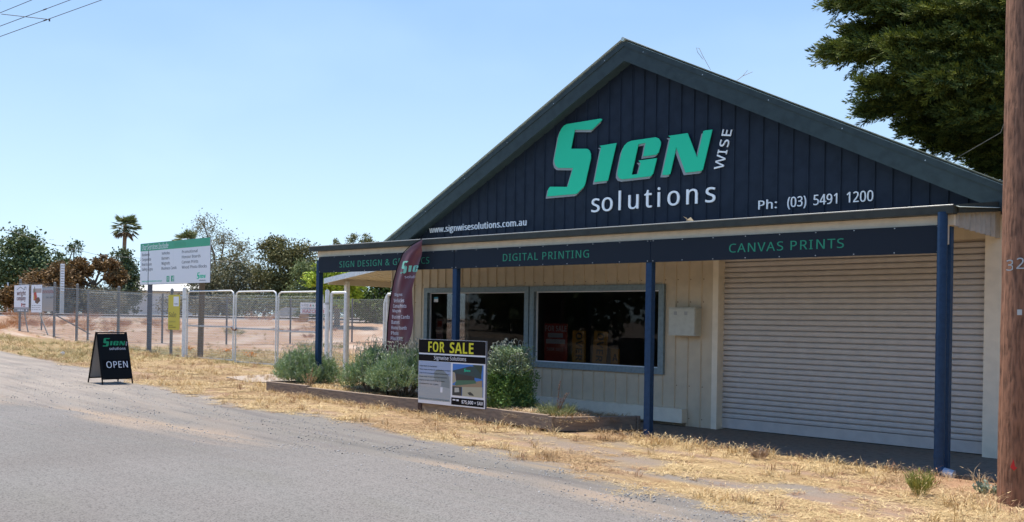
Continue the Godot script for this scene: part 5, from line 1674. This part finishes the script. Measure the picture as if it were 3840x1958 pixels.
func conifer() -> void:
	var base := Vector3(-2.0, -0.02, -16.2)
	var o := thing("conifer_tree", "big dark conifer with drooping sprays overhanging the roof behind the pole", "tree", base)
	var r := RandomNumberGenerator.new()
	r.seed = 1200
	put("trunk", one_tube([Vector3(0, -0.1, 0), Vector3(0.05, 4, 0), Vector3(0, 11, 0)], [0.38, 0.30, 0.10], 12), bark_mat(), o)
	# a spray: flat fan of short scale-leaf twigs, pointing along -z of its own
	var v := PackedVector3Array()
	var c := PackedColorArray()
	for k in 60:
		var f := r.randf()
		var side := r.randf_range(-1, 1)
		var p := Vector3(side * 0.06 * (1.0 - f), r.randfn(0, 0.012), -f * 0.24)
		var d := Vector3(side * 0.9, r.randfn(0.15, 0.35), -1.0).normalized()
		blade_at(v, c, p, d, r.randf_range(0.04, 0.08), r.randf_range(0.004, 0.009), Color(1, 1, 1).lerp(Color(0.7, 0.72, 0.6), r.randf()), r)
	var spray := raw(v, PackedInt32Array(), c)
	var tips := [Vector3(-5.64, 6.17, -12.49), Vector3(-5.62, 5.41, -12.24), Vector3(-5.56, 5.81, -12.84), Vector3(-5.15, 4.89, -12.4), Vector3(-5.23, 4.63, -12.6), Vector3(-4.78, 5.38, -12.33), Vector3(-4.64, 5.11, -12.33), Vector3(-4.88, 4.44, -13.2), Vector3(-4.73, 4.29, -13.74), Vector3(-4.35, 4.81, -12.32), Vector3(-4.52, 4.3, -14.35), Vector3(-4.41, 4.19, -14.72), Vector3(-4.2, 4.07, -15.05), Vector3(-4.16, 4.45, -12.77), Vector3(-4.07, 4.53, -13.94), Vector3(-4.0, 5.26, -13.06), Vector3(-4.56, 5.78, -12.67), Vector3(-3.94, 5.1, -14.06), Vector3(-3.84, 5.66, -14.16), Vector3(-5.12, 6.02, -12.7), Vector3(-5.02, 6.24, -15.1), Vector3(-4.39, 4.66, -15.69), Vector3(-4.15, 3.98, -14.4), Vector3(-4.0, 3.95, -14.8), Vector3(-4.4, 4.1, -15.2), Vector3(-3.8, 4.25, -14.6), Vector3(-3.9, 4.5, -14.2), Vector3(-4.2, 4.8, -13.4)]
	for k in 34:
		tips.append(base + Vector3(r.randf_range(-3.0, 3.0), r.randf_range(4.6, 9.0), r.randf_range(-2.5, 3.4)))
	for k in 18:
		tips.append(base + Vector3(r.randf_range(-3.7, -2.0), r.randf_range(6.2, 9.0), r.randf_range(0.5, 3.4)))
	var where := []
	var cols := []
	var s := st()
	for t in tips:
		var tip: Vector3 = t - base + Vector3(0.20, 0.0, -0.18)
		var root := Vector3(0, clampf(tip.y - 0.3 + 0.10 * Vector2(tip.x, tip.z).length(), 3.2, 10.5), 0)
		var mid := (root + tip) * 0.5 + Vector3(0, 0.12, 0)
		tube(s, [root, mid, tip], [0.06, 0.04, 0.012], 6)
		var length := (tip - root).length()
		for k in int(620 * length / 4.0):
			var f := 1.0 - 0.80 * pow(r.randf(), 1.15)
			var on := (root.lerp(mid, f * 2.0) if f < 0.5 else mid.lerp(tip, f * 2.0 - 1.0))
			var fat := 0.10 + 0.62 * (1.0 - f) if f > 0.45 else 0.45
			var p := on + Vector3(r.randfn(0, 1) * fat * 0.6, r.randfn(-0.05, 0.62) * fat * 0.6, r.randfn(0, 1) * fat * 0.6)
			var d := ((tip - root).normalized() * 0.9 + (p - on) * 1.1 + Vector3(r.randfn(0, 0.25), r.randfn(-0.05, 0.25), r.randfn(0, 0.25))).normalized()
			var b := Basis.looking_at(d, Vector3(r.randfn(0, 0.4), 1, r.randfn(0, 0.4)))
			var sc := r.randf_range(0.8, 1.35)
			where.append(Transform3D(b.scaled(Vector3(sc, sc, sc)), p))
			cols.append(Color(0.045, 0.075, 0.022).lerp(Color(0.25, 0.27, 0.05), pow(r.randf(), 1.3)))
	put("branch", s.commit(), bark_mat(), o)
	scatter("foliage", spray, where, cols, leaf_mat(), "", "", o)

func build_far() -> void:
	var s: SurfaceTool
	var F := Vector3(-0.679, 0, -0.734)
	var R := Vector3(0.734, 0, -0.679)
	# railway: ballast, sleepers out of sight, two rails
	var ballast := st()
	var a := F * 52.0 - R * 46.0
	var b := F * 52.0 + R * 8.0
	hexa(ballast, [a - F * 2.4 + Vector3(0, 0.9, 0), b - F * 2.4 + Vector3(0, 0.9, 0), b + F * 2.4 + Vector3(0, 0.9, 0), a + F * 2.4 + Vector3(0, 0.9, 0), a - F * 1.5 + Vector3(0, 1.44, 0), b - F * 1.5 + Vector3(0, 1.44, 0), b + F * 1.5 + Vector3(0, 1.44, 0), a + F * 1.5 + Vector3(0, 1.44, 0)])
	var bm := mat("ballast", lin(0.27, 0.25, 0.24), 0.95, noise_tex(91, 0.2, 0.45, 1.5, 256, FastNoiseLite.TYPE_CELLULAR), 0.5)
	struct("railway_ground", ballast.commit(), bm)
	for k in 2:
		var o := thing("railway_rail", ["steel rail on the side of the track facing the yard", "steel rail on the side of the track facing the houses"][k], "rail", F * (51.3 + k * 1.6) + Vector3(0, 1.44, 0))
		put("web", one_bar(-R * 46.0 + Vector3(0, 0.05, 0), R * 8.0 + Vector3(0, 0.05, 0), 0.03, 0.09), mat("rail_web_%d" % k, lin(0.06, 0.045, 0.04), 0.8), o)
		put("head", one_bar(-R * 46.0 + Vector3(0, 0.105, 0), R * 8.0 + Vector3(0, 0.105, 0), 0.07, 0.035), mat("rail_head_%d" % k, lin(0.42, 0.38, 0.36), 0.4, null, 1, 0.5), o)
	# trees, from the dark one at the road end to the shop
	var dk := Color(0.055, 0.085, 0.035)
	var md := Color(0.15, 0.19, 0.085)
	var rust := Color(0.14, 0.085, 0.035)
	var rust2 := Color(0.25, 0.15, 0.065)
	tree("shade_tree", "big dark green shade tree at the road end of the fence", Vector2(-72.8, -25.3), 2.2, 0.35, [[Vector3(-2.2, 2.6, 0), Vector3(2.6, 2.0, 2.0)], [Vector3(-0.3, 4.6, 0), Vector3(1.7, 1.7, 1.6)], [Vector3(0.9, 2.9, -0.8), Vector3(2.0, 2.0, 1.6)], [Vector3(1.9, 2.0, -1.6), Vector3(1.6, 1.4, 1.3)]], 0.24, 15000, dk, md, 21, 0.4, 0.4)
	tree("shade_tree", "smaller green tree beside the big dark shade tree", Vector2(-71.4, -27.8), 2.0, 0.2, [[Vector3(0, 3.4, 0), Vector3(1.2, 1.0, 1.0)], [Vector3(0.6, 2.4, 0.5), Vector3(1.2, 1.1, 1.0)]], 0.2, 2600, dk, md, 22, 0.4, 0.4)
	tree("sparse_tree", "thin open tree standing above the rust coloured ones", Vector2(-77.5, -30.3), 3.4, 0.13, [[Vector3(0.5, 5.7, -0.4), Vector3(0.7, 0.55, 0.6)], [Vector3(-0.6, 5.0, 0.4), Vector3(0.45, 0.35, 0.4)], [Vector3(0.5, 4.4, -0.5), Vector3(0.55, 0.4, 0.5)], [Vector3(1.0, 3.8, -0.9), Vector3(0.4, 0.35, 0.4)]], 0.2, 900, dk, md, 23, 0.5, 0.3, "trees beyond the railway", 0.6)
	tree("rust_tree", "low spreading rust coloured tree behind the sponsor signs", Vector2(-62.0, -22.6), 1.2, 0.16, [[Vector3(-1.5, 1.2, 1.3), Vector3(1.4, 0.7, 1.0)], [Vector3(0.3, 1.9, 0), Vector3(1.5, 1.0, 1.1)], [Vector3(1.2, 2.5, -1.0), Vector3(1.2, 0.9, 1.0)]], 0.2, 9000, rust, rust2, 24, 0.4, 0.35)
	tree("rust_tree", "taller rust coloured tree with sky showing through its limbs", Vector2(-61.1, -25.6), 2.4, 0.14, [[Vector3(-0.6, 3.1, 0.5), Vector3(1.2, 0.75, 0.9)], [Vector3(0.5, 3.4, -0.4), Vector3(1.2, 0.6, 0.9)], [Vector3(1.2, 2.7, -0.9), Vector3(0.7, 0.8, 0.7)], [Vector3(-0.9, 2.0, 0.9), Vector3(0.7, 0.7, 0.7)]], 0.2, 6500, rust, rust2, 25, 0.4, 0.35)
	tree("rust_tree", "rust coloured bush low behind the wire fence", Vector2(-60.9, -25.8), 0.6, 0.1, [[Vector3(-0.9, 1.2, 0.8), Vector3(1.1, 0.8, 0.9)], [Vector3(0.3, 1.0, -0.2), Vector3(1.0, 0.8, 0.9)]], 0.2, 4500, rust, rust2, 26, 0.4, 0.35)
	tree("shade_tree", "green tree at the foot of the tall palm", Vector2(-65.3, -29.5), 1.6, 0.18, [[Vector3(-0.1, 3.6, 0), Vector3(1.0, 1.1, 0.9)], [Vector3(0.3, 2.3, -0.2), Vector3(1.2, 1.2, 1.0)], [Vector3(0.1, 1.0, -0.1), Vector3(1.2, 0.9, 1.0)]], 0.2, 7500, dk, Color(0.16, 0.19, 0.10), 27, 0.4, 0.4)
	palm("tall fan palm standing against the sky beside the billboard", Vector2(-110.7, -50.1), 10.9, 2.3, 31)
	palm("fan palm showing its crown above the billboard", Vector2(-101.5, -53.3), 8.7, 2.3, 32)
	var olive := Color(0.15, 0.145, 0.075)
	var grey := Color(0.24, 0.235, 0.16)
	tree("sparse_tree", "tall open grey gum tree with bare twigs behind the billboard", Vector2(-69.6, -39.2), 3.0, 0.22, [[Vector3(-0.9, 7.6, 0.7), Vector3(1.1, 1.1, 1.0)], [Vector3(0.4, 6.2, -0.4), Vector3(1.6, 1.1, 1.2)], [Vector3(1.6, 5.6, -1.4), Vector3(1.1, 0.9, 1.0)], [Vector3(-0.3, 4.2, 0.3), Vector3(2.0, 1.2, 1.4)], [Vector3(2.0, 4.0, -1.9), Vector3(1.3, 1.1, 1.1)]], 0.19, 5200, olive, grey, 41, 0.55, 0.22, "trees beyond the railway", 0.5)
	tree("gum_tree", "grey green gum tree with pale crooked limbs beside the billboard", Vector2(-56.0, -32.7), 1.6, 0.22, [[Vector3(-1.3, 2.4, 1.0), Vector3(1.5, 1.2, 1.2)], [Vector3(0.2, 3.2, 0), Vector3(1.5, 1.3, 1.2)], [Vector3(1.3, 2.0, -1.0), Vector3(1.4, 1.3, 1.2)], [Vector3(-0.6, 1.2, 0.5), Vector3(1.8, 0.9, 1.2)]], 0.19, 17000, olive, Color(0.22, 0.21, 0.13), 42, 0.42, 0.22, "trees beyond the railway", 0.5)
	tree("gum_tree", "dense olive gum tree with a domed crown beside the verandah", Vector2(-51.6, -33.9), 2.0, 0.26, [[Vector3(-0.6, 4.4, 0.5), Vector3(1.1, 1.0, 1.0)], [Vector3(0.4, 4.0, -0.4), Vector3(1.3, 1.2, 1.2)], [Vector3(1.1, 2.9, -1.0), Vector3(1.2, 1.3, 1.2)], [Vector3(-0.5, 2.6, 0.4), Vector3(1.5, 1.3, 1.2)], [Vector3(0.3, 1.2, -0.3), Vector3(1.7, 0.9, 1.2)]], 0.19, 21000, Color(0.105, 0.105, 0.04), Color(0.21, 0.19, 0.075), 43, 0.42, 0.25, "trees beyond the railway", 0.5)
	tree("gum_tree", "grey twiggy undergrowth tree under the billboard", Vector2(-57.6, -33.0), 0.8, 0.15, [[Vector3(-1.4, 1.2, 1.2), Vector3(1.5, 1.0, 1.0)], [Vector3(0.8, 1.4, -0.8), Vector3(1.6, 1.1, 1.1)]], 0.15, 5000, Color(0.13, 0.12, 0.075), grey, 44, 0.45, 0.22)
	tree("gum_tree", "dark grey scrub tree below the sponsor signs and rust trees", Vector2(-63.2, -26.0), 0.8, 0.15, [[Vector3(-1.8, 0.9, 1.5), Vector3(1.6, 1.0, 1.0)], [Vector3(0.6, 1.0, -0.5), Vector3(1.7, 1.1, 1.1)]]  , 0.15, 6000, Color(0.11, 0.105, 0.06), Color(0.21, 0.19, 0.13), 45, 0.45, 0.22)
	tree("gum_tree", "light green tree between the domed gum and the verandah post", Vector2(-47.2, -32.6), 1.2, 0.14, [[Vector3(0.2, 2.6, 0), Vector3(0.9, 1.0, 0.9)], [Vector3(-0.2, 1.4, 0.1), Vector3(1.1, 1.0, 0.9)]], 0.16, 8000, Color(0.12, 0.16, 0.06), Color(0.21, 0.24, 0.10), 46, 0.42, 0.25)
	tree("lime_tree", "bright yellow green tree behind the side awning", Vector2(-36.0, -26.6), 1.3, 0.13, [[Vector3(-0.3, 2.4, 0.3), Vector3(0.9, 0.8, 0.8)], [Vector3(0.5, 2.2, -0.5), Vector3(0.9, 0.8, 0.8)], [Vector3(0.0, 1.6, 0), Vector3(1.1, 0.7, 0.9)]], 0.14, 11000, Color(0.26, 0.36, 0.03), Color(0.42, 0.50, 0.06), 47, 0.4, 0.4)
	tree("dark_tree", "dark green tree in the shade behind the awning post", Vector2(-37.9, -30.4), 1.4, 0.16, [[Vector3(-0.9, 1.5, 0.8), Vector3(1.0, 1.0, 0.9)], [Vector3(0.5, 1.7, -0.5), Vector3(1.2, 1.1, 1.0)], [Vector3(1.6, 1.5, -1.5), Vector3(1.0, 1.1, 1.0)], [Vector3(0.2, 0.7, 0), Vector3(1.8, 0.7, 1.0)]], 0.16, 15000, Color(0.045, 0.075, 0.02), Color(0.15, 0.21, 0.05), 48, 0.42, 0.35)
	tree("far_tree", "treetop with three rounded heads showing over the verandah gutter", Vector2(-60.5, -46.2), 4.0, 0.2, [[Vector3(-0.9, 5.9, 0.8), Vector3(0.5, 0.7, 0.5)], [Vector3(0.0, 6.2, 0), Vector3(0.65, 0.75, 0.6)], [Vector3(0.8, 6.3, -0.7), Vector3(0.6, 0.75, 0.6)], [Vector3(0.0, 5.0, 0), Vector3(1.2, 0.8, 0.9)]], 0.15, 4200, Color(0.13, 0.15, 0.07), Color(0.25, 0.25, 0.13), 49, 0.4, 0.3)
	tree("far_tree", "small treetop peeping over the gutter beside the gable", Vector2(-63.0, -50.7), 4.0, 0.15, [[Vector3(0, 6.3, 0), Vector3(0.6, 0.5, 0.6)], [Vector3(0, 5.4, 0), Vector3(0.9, 0.7, 0.8)]], 0.15, 1500, Color(0.13, 0.15, 0.07), Color(0.26, 0.26, 0.13), 50, 0.4, 0.3)
	# scrub along the far side of the track
	var scrub := [[-57.8, -31.0, 1.6, 0], [-53.2, -30.8, 1.5, 0], [-50.6, -31.8, 1.3, 1], [-49.9, -33.2, 1.5, 1], [-50.4, -35.4, 1.7, 1], [-59.6, -24.9, 1.5, 0], [-63.3, -23.4, 1.4, 2], [-66.6, -22.9, 1.5, 2], [-43.4, -31.6, 1.5, 1], [-42.0, -33.6, 1.6, 1], [-61.6, -25.6, 1.7, 0]]
	for k in scrub.size():
		var q: Array = scrub[k]
		var pair: Array = [[Color(0.13, 0.12, 0.075), Color(0.24, 0.22, 0.15)], [Color(0.09, 0.11, 0.04), Color(0.20, 0.22, 0.10)], [Color(0.06, 0.085, 0.035), Color(0.15, 0.18, 0.08)]][q[3]]
		var h: float = q[2]
		tree("scrub_tree", ["grey twiggy scrub growing along the far side of the railway", "olive green scrub growing along the railway beside the shop", "dark green scrub growing by the road end of the railway"][q[3]], Vector2(q[0], q[1]), 0.5, 0.1, [[Vector3(-0.9, 0.75, 0.9), Vector3(1.2, h * 0.55, 1.0)], [Vector3(0.9, 0.85, -0.8), Vector3(1.2, h * 0.6, 1.0)], [Vector3(0, h * 0.75, 0), Vector3(1.0, h * 0.4, 0.9)]], 0.17, 3800, pair[0], pair[1], 300 + k, 0.45, 0.25, "scrub along the railway")
	conifer()
	# the trees along the lane past the power pole, which darken that side of every post
	for k in 4:
		tree("lane_tree", "dense dark tree standing along the lane beyond the power pole", Vector2([3.5, 6.5, 6.0, 9.0][k], [-18.0, -12.0, -5.5, 1.5][k]), 1.5, 0.35, [[Vector3(-0.6, 3.4, 0), Vector3(2.4, 2.4, 2.4)], [Vector3(0.8, 5.4, 0.6), Vector3(2.2, 2.2, 2.2)], [Vector3(0, 1.6, -0.4), Vector3(2.6, 1.4, 2.6)]], 0.42, 5000, dk, Color(0.11, 0.14, 0.06), 170 + k, 0.45, 0.45, "trees along the lane")
	# the trees across the road, seen only as the dark mirrored in the shop windows
	for k in 9:
		var rx := -44.0 + k * 6.6
		tree("street_tree", "leafy street tree across the road, mirrored in the shop windows", Vector2(rx, 15.0 + 2.0 * sin(k * 2.1)), 1.2, 0.3, [[Vector3(-1.2, 2.6, 0), Vector3(2.6, 1.5, 1.8)], [Vector3(1.4, 3.0, 0.3), Vector3(2.5, 1.5, 1.8)], [Vector3(0, 1.2, 0), Vector3(3.4, 1.2, 1.6)]], 0.5, 2600, dk, md, 70 + k, 0.45, 0.4, "street trees across the road")

	# pale shed beyond the railway
	var shed := thing("railway_shed", "low white weatherboard shed with a corrugated roof beyond the railway", "shed", Vector3(-68.6, height(-68.6, -34.6), -34.6), 42.8)
	var wall_white := mat("shed_white", lin(0.84, 0.84, 0.85), 0.7)
	for k in 9:
		put("weatherboard", one_box(-2.3, 2.9, k * 0.22, k * 0.22 + 0.21, -2.0 + 0.002 * (k % 2), 2.0 - 0.006 * (k % 3)), wall_white, shed)
	s = st()
	hexa(s, [Vector3(-2.5, 1.95, 2.25), Vector3(-2.5, 3.1, -0.2), Vector3(3.1, 3.1, -0.2), Vector3(3.1, 1.95, 2.25), Vector3(-2.5, 2.02, 2.25), Vector3(-2.5, 3.18, -0.2), Vector3(3.1, 3.18, -0.2), Vector3(3.1, 2.02, 2.25)])
	hexa(s, [Vector3(-2.5, 3.1, -0.2), Vector3(-2.5, 1.95, -2.3), Vector3(3.1, 1.95, -2.3), Vector3(3.1, 3.1, -0.2), Vector3(-2.5, 3.18, -0.2), Vector3(-2.5, 2.02, -2.3), Vector3(3.1, 2.02, -2.3), Vector3(3.1, 3.18, -0.2)])
	put("roof", s.commit(), mat("shed_roof", lin(0.55, 0.54, 0.49), 0.6, noise_tex(92, 0.05, 0.75, 1.15, 128), 0.8), shed)
	s = st()
	extrude(s, PackedVector2Array([Vector2(-2.0, 1.98), Vector2(0.2, 3.05), Vector2(2.0, 1.98)]), -0.02, 0.02)
	var gb := put("gable", s.commit(), mat("shed_cream", lin(0.62, 0.58, 0.50), 0.7), shed)
	gb.transform = Transform3D(Basis(Vector3.UP, -PI / 2), Vector3(-2.32, 0, 0))
	put("window", one_box(1.9, 2.5, 0.9, 1.6, 1.985, 2.012), mat("shed_pane", lin(0.06, 0.06, 0.07), 0.2), shed)
	put("chimney", one_box(-2.1, -1.75, 2.2, 3.6, -0.9, -0.5), M["shed_cream"], shed)
	# concrete ramp block, sandstone block, crossing post, flag and aerial
	var ramp := thing("concrete_ramp", "pale concrete loading ramp beside the railway", "ramp", F * 56.0 - R * 13.5 + Vector3(0, 1.36, 0), 42.8)
	s = st()
	extrude(s, PackedVector2Array([Vector2(-1.25, 0.0), Vector2(-0.1, 0.75), Vector2(0.75, 0.78), Vector2(1.1, 0.0)]), -0.9, 0.9)
	put("body", s.commit(), mat("ramp_grey", lin(0.50, 0.50, 0.48), 0.9, noise_tex(93, 0.04, 0.7, 1.2, 128), 1.0), ramp)
	put("top_slab", one_bar(Vector3(-1.3, 0.0, 0.0), Vector3(-0.1, 0.79, 0.0), 1.86, 0.04, Vector3.UP), M["ramp_grey"], ramp)
	var stone := thing("sandstone_block", "upright orange sandstone block in the dirt yard", "rock", F * 47.0 - R * 10.65 + Vector3(0, height(-39.7, -27.3), 0), 42.8)
	s = st()
	hexa(s, [Vector3(-0.26, -0.05, 0.15), Vector3(-0.22, -0.05, -0.15), Vector3(0.22, -0.05, -0.15), Vector3(0.24, -0.05, 0.15), Vector3(-0.12, 0.58, 0.13), Vector3(-0.12, 0.60, -0.12), Vector3(0.25, 0.66, -0.12), Vector3(0.26, 0.62, 0.13)])
	put("block", s.commit(), mat("sandstone", lin(0.42, 0.22, 0.10), 0.9, noise_tex(94, 0.03, 0.6, 1.25, 128), 1.2), stone)
	var cp := thing("crossing_post", "tall grey steel post with a notched side beyond the fence", "post", Vector3(-56.1, height(-56.1, -21.7), -21.7))
	put("shaft", one_bar(Vector3(0, -0.1, 0), Vector3(0, 3.1, 0), 0.22, 0.12, Vector3.RIGHT), M["galvanised"], cp)
	for k in 11:
		put("notch_plate", one_box(0.06, 0.18, 1.5 + k * 0.15, 1.59 + k * 0.15, -0.05, 0.1), M["board_white"], cp)
	var fp := thing("flag_pole", "slim white flag pole with a small blue and red flag by the dark tree", "flag", Vector3(-64.9, height(-64.9, -21.7), -21.7))
	put("pole", one_tube([Vector3(0, -0.1, 0), Vector3(0, 2.15, 0)], [0.045], 8), M["board_white"], fp)
	s = st()
	for k in 5:
		quad(s, Vector3(-0.1 * k, 0.95, 0.05 * sin(k * 1.4)), Vector3(-0.1 * (k + 1), 0.9, 0.05 * sin((k + 1) * 1.4)), Vector3(-0.1 * (k + 1), 1.6, 0.05 * sin((k + 1) * 1.4)), Vector3(-0.1 * k, 1.7, 0.05 * sin(k * 1.4)))
	put("cloth", s.commit(), mat("flag_blue", lin(0.02, 0.03, 0.20), 0.7), fp)
	put("stripe", one_box(0.02, 0.30, 1.1, 1.75, -0.01, 0.01), mat("flag_red", lin(0.30, 0.04, 0.03), 0.7), fp)
	var an := thing("television_aerial", "rooftop television aerial on a mast behind the rust trees", "aerial", Vector3(-103.0, height(-103, -41), -41.0), 42.8)
	put("mast", one_tube([Vector3(0, 0, 0), Vector3(0, 7.2, 0)], [0.06], 6), M["wire_metal"], an)
	s = st()
	for k in 3:
		bar(s, Vector3(-0.9, 6.6 + k * 0.35, 0), Vector3(0.9, 6.6 + k * 0.35, 0), 0.04, 0.04)
	for k in 7:
		bar(s, Vector3(-0.8 + k * 0.27, 6.5, 0), Vector3(-0.8 + k * 0.27, 7.5, 0), 0.03, 0.03)
	put("rods", s.commit(), M["wire_metal"], an)
	# weeds dotted over the dirt
	var spots := [[38.5, -11.6, 0.35, Color(0.20, 0.21, 0.09)], [33.0, -7.2, 0.40, Color(0.19, 0.21, 0.08)], [34.0, -6.5, 0.3, Color(0.21, 0.22, 0.10)], [44.0, -20.5, 0.55, Color(0.36, 0.17, 0.085)], [46.0, -12.6, 0.6, Color(0.38, 0.19, 0.10)], [40.0, -17.3, 0.45, Color(0.33, 0.16, 0.08)], [45.0, -24.0, 0.7, Color(0.38, 0.18, 0.09)], [42.0, -22.0, 0.6, Color(0.36, 0.2, 0.10)], [46.0, -27.0, 0.7, Color(0.40, 0.20, 0.10)], [40.0, -15.0, 0.5, Color(0.34, 0.17, 0.09)], [41.0, -9.0, 0.4, Color(0.34, 0.18, 0.10)]]
	var wr := RandomNumberGenerator.new()
	wr.seed = 66
	for k in 22:
		spots.append([wr.randf_range(35.0, 44.0), wr.randf_range(-24.5, -15.0), wr.randf_range(0.2, 0.42), Color(0.40, 0.22, 0.10).lerp(Color(0.34, 0.16, 0.085), wr.randf())])
	for k in 10:
		spots.append([wr.randf_range(35.0, 47.0), wr.randf_range(-14.0, -6.5), wr.randf_range(0.12, 0.3), Color(0.38, 0.24, 0.12).lerp(Color(0.34, 0.16, 0.085), wr.randf())])
	for q in spots:
		var p: Vector3 = F * q[0] + R * q[1]
		var greenish: bool = q[3].g > q[3].r
		low_plant("green_weed" if greenish else "dry_bush", "small green weed clump growing in the dirt yard" if greenish else "low reddish dry bush in the dirt yard before the railway", Vector3(p.x, 0, p.z), q[2] * 1.6, q[2], int(q[0] * 10 - q[1] * 7), 150, q[3])
		get_child(-1).set_meta("group", "green weeds in the yard" if greenish else "dry bushes in the yard")
	# overhead wires
	var wm: StandardMaterial3D = M["wire_metal"]
	var lines := [[Vector3(-32.73, 10.58, -10.59), Vector3(-30.32, 11.823, -12.821)], [Vector3(-32.736, 10.919, -10.586), Vector3(-31.074, 11.807, -12.124)], [Vector3(-32.741, 11.354, -10.582), Vector3(-31.993, 11.787, -11.274)]]
	var names := ["lowest of three overhead wires crossing the corner of the sky", "middle of three overhead wires crossing the corner of the sky", "topmost of three overhead wires crossing the corner of the sky"]
	for k in 3:
		var p: Vector3 = lines[k][0]
		var d: Vector3 = (lines[k][1] - p).normalized()
		var o := thing("power_line", names[k], "wire", p)
		put("cable", one_tube([-d * 14.0, d * 0.0, d * 12.0], [0.011], 5), wm, o)
		put("splice", one_tube([d * 1.5, d * 1.62], [0.02], 6), wm, o)
	var sp := thing("line_spreader", "rod tying the three overhead wires together", "rod", Vector3(-31.558, 11.162, -11.676))
	put("rod", one_tube([Vector3(0, 0, 0), Vector3(-1.18, 0.16, 1.06)], [0.012], 5), wm, sp)
	put("clamp", one_tube([Vector3(0, -0.06, 0), Vector3(0, 0.02, 0)], [0.025], 6), wm, sp)
	var tl := thing("telephone_line", "thin telephone wire dipping past the palm to the billboard", "wire", F * 58.0 - R * 33.0 + Vector3(0, 7.2, 0))
	put("cable", one_tube([Vector3(0, 0, 0) - R * 3.0 + Vector3(0, 0.8, 0), R * 3.4 - Vector3(0, 1.15, 0), R * 7.0 - Vector3(0, 1.95, 0), R * 11.0 - Vector3(0, 2.15, 0), R * 16.0 - Vector3(0, 2.2, 0)], [0.012], 4), wm, tl)
	put("insulator", one_tube([R * 3.4 - Vector3(0, 1.2, 0), R * 3.4 - Vector3(0, 1.1, 0)], [0.02], 5), wm, tl)

# ------------------------------------------------------------------ the scene
func _ready() -> void:
	rng.seed = 1
	fn.seed = 4
	fn.noise_type = FastNoiseLite.TYPE_SIMPLEX_SMOOTH
	fn.frequency = 0.01
	fn.fractal_octaves = 3
	# camera
	var cam := Camera3D.new()
	cam.name = "camera"
	add_child(cam)
	cam.projection = Camera3D.PROJECTION_FRUSTUM
	cam.near = 0.1
	cam.far = 2000.0
	cam.size = 1958.0 / FOCAL * cam.near
	cam.frustum_offset = Vector2(0, 221.0 / FOCAL * cam.near)
	cam.transform = Transform3D(Basis(Vector3.UP, deg_to_rad(YAW)) * Basis(Vector3.BACK, deg_to_rad(ROLL)), Vector3(0, 1.6, 0))
	cam.current = true
	# sky
	var env := Environment.new()
	env.background_mode = Environment.BG_SKY
	var sky_mat := ProceduralSkyMaterial.new()
	sky_mat.sky_top_color = lin(0.075, 0.21, 0.53)
	sky_mat.sky_horizon_color = lin(0.53, 0.695, 0.78)
	sky_mat.sky_curve = 0.22
	sky_mat.sky_energy_multiplier = 1.0
	sky_mat.ground_horizon_color = lin(0.35, 0.30, 0.25)
	sky_mat.ground_bottom_color = lin(0.30, 0.26, 0.22)
	sky_mat.sun_angle_max = 0.5
	# thin high cloud, the same all round
	var cn := FastNoiseLite.new()
	cn.seed = 12
	cn.frequency = 0.9
	cn.fractal_octaves = 4
	var cover := Image.create(1024, 512, false, Image.FORMAT_RGBA8)
	for j in 256:
		var up := (0.5 - (j + 0.5) / 512.0) * PI
		for i in 1024:
			var az := TAU * i / 1024.0
			var d := Vector3(cos(az) * cos(up), sin(up) * 6.0, sin(az) * cos(up))
			var a := clampf(cn.get_noise_3d(d.x * 2.0, d.y, d.z * 2.0) * 1.6 - 0.2, 0.0, 1.0)
			cover.set_pixel(i, j, Color(1, 1, 1, a * 0.035))
	sky_mat.sky_cover = ImageTexture.create_from_image(cover)
	var sky := Sky.new()
	sky.sky_material = sky_mat
	env.sky = sky
	env.tonemap_mode = Environment.TONE_MAPPER_LINEAR
	env.tonemap_exposure = 1.7
	env.sdfgi_enabled = true
	env.ssao_enabled = true
	env.ssil_enabled = true
	var we := WorldEnvironment.new()
	we.name = "world"
	we.environment = env
	add_child(we)
	# sun: high, from behind the shop's road end
	var sun := DirectionalLight3D.new()
	sun.name = "sun"
	add_child(sun)
	sun.light_energy = 1.4
	sun.light_color = Color(1.0, 0.96, 0.9)
	sun.light_angular_distance = 0.53
	sun.shadow_enabled = true
	sun.look_at_from_position(Vector3(-0.30, 0.95, -0.012) * 50.0, Vector3.ZERO, Vector3.FORWARD)

	mat("rust", lin(0.13, 0.06, 0.035), 0.9)
	build_ground()
	build_shop()
	build_grass()
	build_front()
	build_yard()
	build_far()
